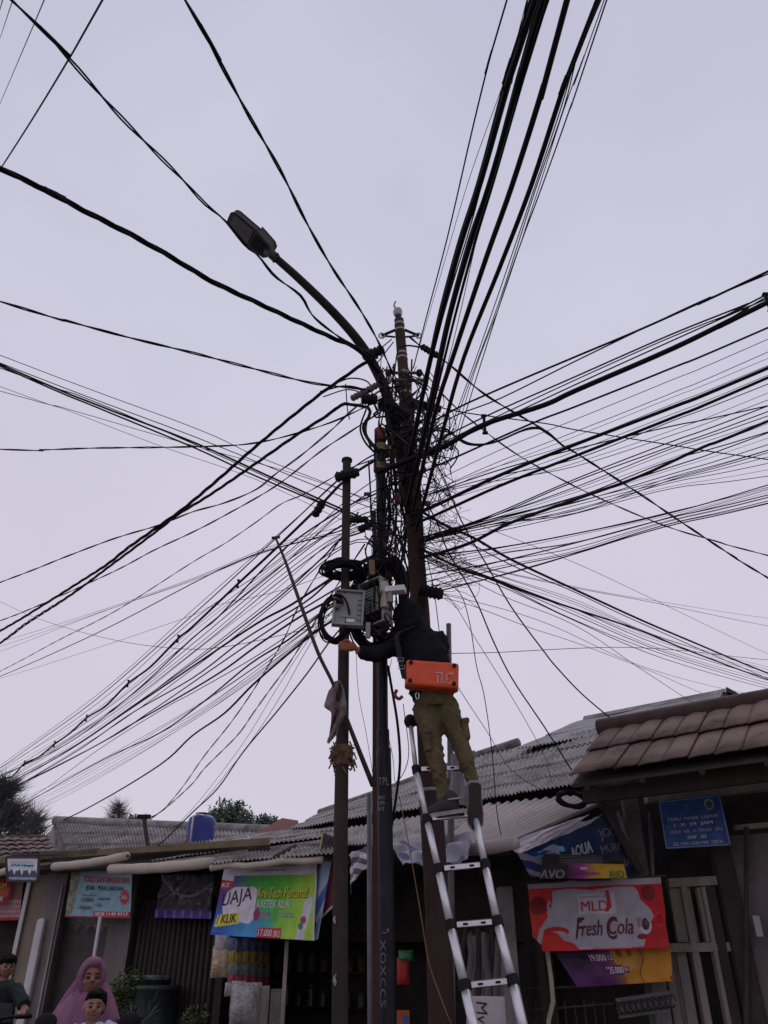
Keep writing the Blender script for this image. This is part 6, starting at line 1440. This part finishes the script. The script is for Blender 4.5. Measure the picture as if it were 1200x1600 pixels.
w.ell(hc + Vector((-.015, .05, .04)), (.108, .115, .125), 'mauve'); w.ell(hc + Vector((0, .05, -.10)), (.115, .10, .11), 'mauve')
w.tube([hc + Vector((-.01, .02, -.13)), hc + Vector((-.035, .03, -.24)), hc + Vector((-.04, .04, -.36)), hc + Vector((-.04, .05, -.52))], [.13, .21, .28, .31], 'mauve', n=22)
w.tube([hc + Vector((-.07, .07, .02)), hc + Vector((-.14, .10, -.10)), hc + Vector((-.21, .10, -.24))], [.05, .07, .08], 'mauve', n=10); w.tube([hc + Vector((.07, .05, -.05)), hc + Vector((.15, .05, -.16)), hc + Vector((.22, .03, -.32))], [.05, .06, .08], 'mauve', n=10)
sd_ = Vector((-f.y, f.x, 0))
ring = [hc + f * (.075 + .018 * math.cos(t)) + sd_ * .086 * math.sin(t) + Vector((0, 0, .02 + .098 * math.cos(t) * (1 if math.cos(t) > 0 else 1.12))) for t in [k * math.pi / 12 for k in range(25)]]
w.tube([p - f * .02 for p in ring], .019, 'mauve', n=8, cap=False); w.tube([p - f * .06 for p in ring], .034, 'mauve', n=8, cap=False)
w.ell(hc + f * .035 + Vector((0, 0, .115)), (.075, .07, .045), 'mauve')
w.ell(hc + f * .06 + Vector((0, 0, -.145)), (.08, .06, .05), 'mauve')
veil = blob('veil', w, wo, .010, 3)
for v in veil.data.vertices:      # folds falling from the chin
    z = v.co.z + wo.location.z - hc.z
    if z < -.10:
        a = math.atan2(v.co.y, v.co.x + .04); k = min(1, (-.10 - z) / .25); v.co += v.normal * .014 * k * (math.sin(a * 13 + z * 6) + .6 * math.sin(a * 7 - z * 9))
w = MB()
for q in (-1, 1): w.tube([hc + Vector((q * .20, 0, -.34)), hc + Vector((q * .32, -.10, -.44)), hc + Vector((q * .31, -.20, -.46))], [.075, .07, .055], 'pale', n=12)
blob('sleeves', w, wo, .012, 3, .006, .06)
hb = at(147, 1574, 7.1); fb = Vector((.34, -.94, 0)).normalized()
bo = empty('person', Vector((hb.x, 7.12, .78)), 'black-haired boy in a pale blue shirt riding in front of the veiled woman', 'person')
w = MB(); person_head(w, hb, fb, .92, 'skin2'); w.tube([hb + Vector((0, .03, -.15)), hb + Vector((0, .04, -.28)), hb + Vector((0, .05, -.44))], [.06, .11, .11], 'skin2', n=12)
for q in (-1, 1):
    w.tube([hb + Vector((q * .12, .03, -.19)), hb + Vector((q * .17, -.08, -.32)), hb + Vector((q * .13, -.22, -.27))], [.036, .03, .022], 'skin2', n=10); hand(w, hb + Vector((q * .13, -.24, -.27)), Vector((0, -1, 0)), 'skin2', .8)
    w.tube([hb + Vector((q * .06, .05, -.44)), hb + Vector((q * .12, -.22, -.46)), hb + Vector((q * .11, -.2, -.76))], [.06, .05, .035], 'skin2', n=10)
blob('body', w, bo, .009, 2); face_parts(bo, hb, fb, .92)
w = MB(); w.ell(hb + Vector((0, .025, .054)), (.083, .093, .074), 'hair'); w.ell(hb + Vector((0, .05, .01)), (.077, .07, .085), 'hair'); w.ell(hb + Vector((0, -.045, .085)), (.055, .04, .028), 'hair'); blob('hair', w, bo, .008, 1, .005, .02)
w = MB(); w.tube([hb + Vector((0, .035, -.10)), hb + Vector((0, .04, -.15)), hb + Vector((0, .04, -.26)), hb + Vector((0, .05, -.46))], [.065, .13, .14, .135], 'pale', n=16)
for q in (-1, 1): w.tube([hb + Vector((q * .10, .03, -.14)), hb + Vector((q * .17, -.03, -.22)), hb + Vector((q * .18, -.06, -.32))], [.055, .06, .055], 'pale', n=12)
blob('shirt', w, bo, .010, 2, .006, .05)
w = MB(); w.tube([hb + Vector((-.055, -.03, -.105)), hb + Vector((0, -.10, -.16)), hb + Vector((.055, -.03, -.105))], .012, 'pale', n=6); w.build('collar', bo)
# child at the left edge
hk = at(11, 1512, 8.8); fk = Vector((.55, -.8, -0)).normalized()
T2 = scooter(Vector((hk.x - .02, 8.42, 0.0)), math.pi + .55, 'dark grey motor scooter ridden by the child at the left edge', 'scoot', 1.14)
ki = empty('person', Vector((hk.x, 8.85, .78)), 'child in a dark green shirt riding a scooter at the left edge', 'person')
w = MB(); person_head(w, hk, fk, .84, 'skin'); w.tube([hk + Vector((0, .02, -.16)), hk + Vector((0, .03, -.30)), hk + Vector((0, .05, -.56)), hk + Vector((0, .06, -.66))], [.07, .125, .12, .13], 'skin', n=12)
for q in (-1, 1):
    ha = T2(-q * .29, .30, 1.06); s0 = hk + Vector((q * .13, .02, -.22)); w.tube([s0, s0.lerp(ha, .5) + Vector((q * .08, 0, -.07)), ha], [.042, .036, .024], 'skin', n=10); hand(w, ha, Vector((.3, -1, 0)), 'skin', .9)
    w.tube([hk + Vector((q * .07, .05, -.62)), hk + Vector((q * .15, -.3, -.66)), hk + Vector((q * .14, -.28, -1.02))], [.07, .06, .04], 'skin', n=10)
blob('body', w, ki, .010, 2); face_parts(ki, hk, fk, .84)
w = MB(); w.ell(hk + Vector((-.01, .02, .055)), (.080, .09, .070), 'hair'); w.ell(hk + Vector((-.03, .045, .01)), (.075, .07, .085), 'hair'); w.ell(hk + fk * .06 + Vector((0, 0, .068)), (.052, .045, .03), 'hair'); blob('hair', w, ki, .009, 1, .008, .02)
w = MB(); w.tube([hk + Vector((0, .025, -.105)), hk + Vector((0, .03, -.155)), hk + Vector((0, .04, -.4)), hk + Vector((0, .05, -.64))], [.07, .135, .145, .145], 'darkshirt', n=16)
for q in (-1, 1): s0 = hk + Vector((q * .12, .02, -.18)); ha = T2(-q * .29, .30, 1.06); w.tube([s0, s0.lerp(ha, .42) + Vector((q * .07, 0, -.06))], [.066, .06], 'darkshirt', n=12)
st_ = blob('shirt', w, ki, .011, 2, .008, .06)
w = MB(); k = hk + fk * .165 + Vector((0, .03, -.36)); sd = Vector((-fk.y, fk.x, 0)); w.add([k + sd * -.07 + Vector((0, 0, .07)), k + sd * .09 + Vector((0, 0, .07)), k + sd * .09 - Vector((0, 0, .08)), k + sd * .02 - Vector((0, 0, .09))], [(0, 1, 2, 3)], 'greyprint'); w.build('chest_print', ki, solid=.004)
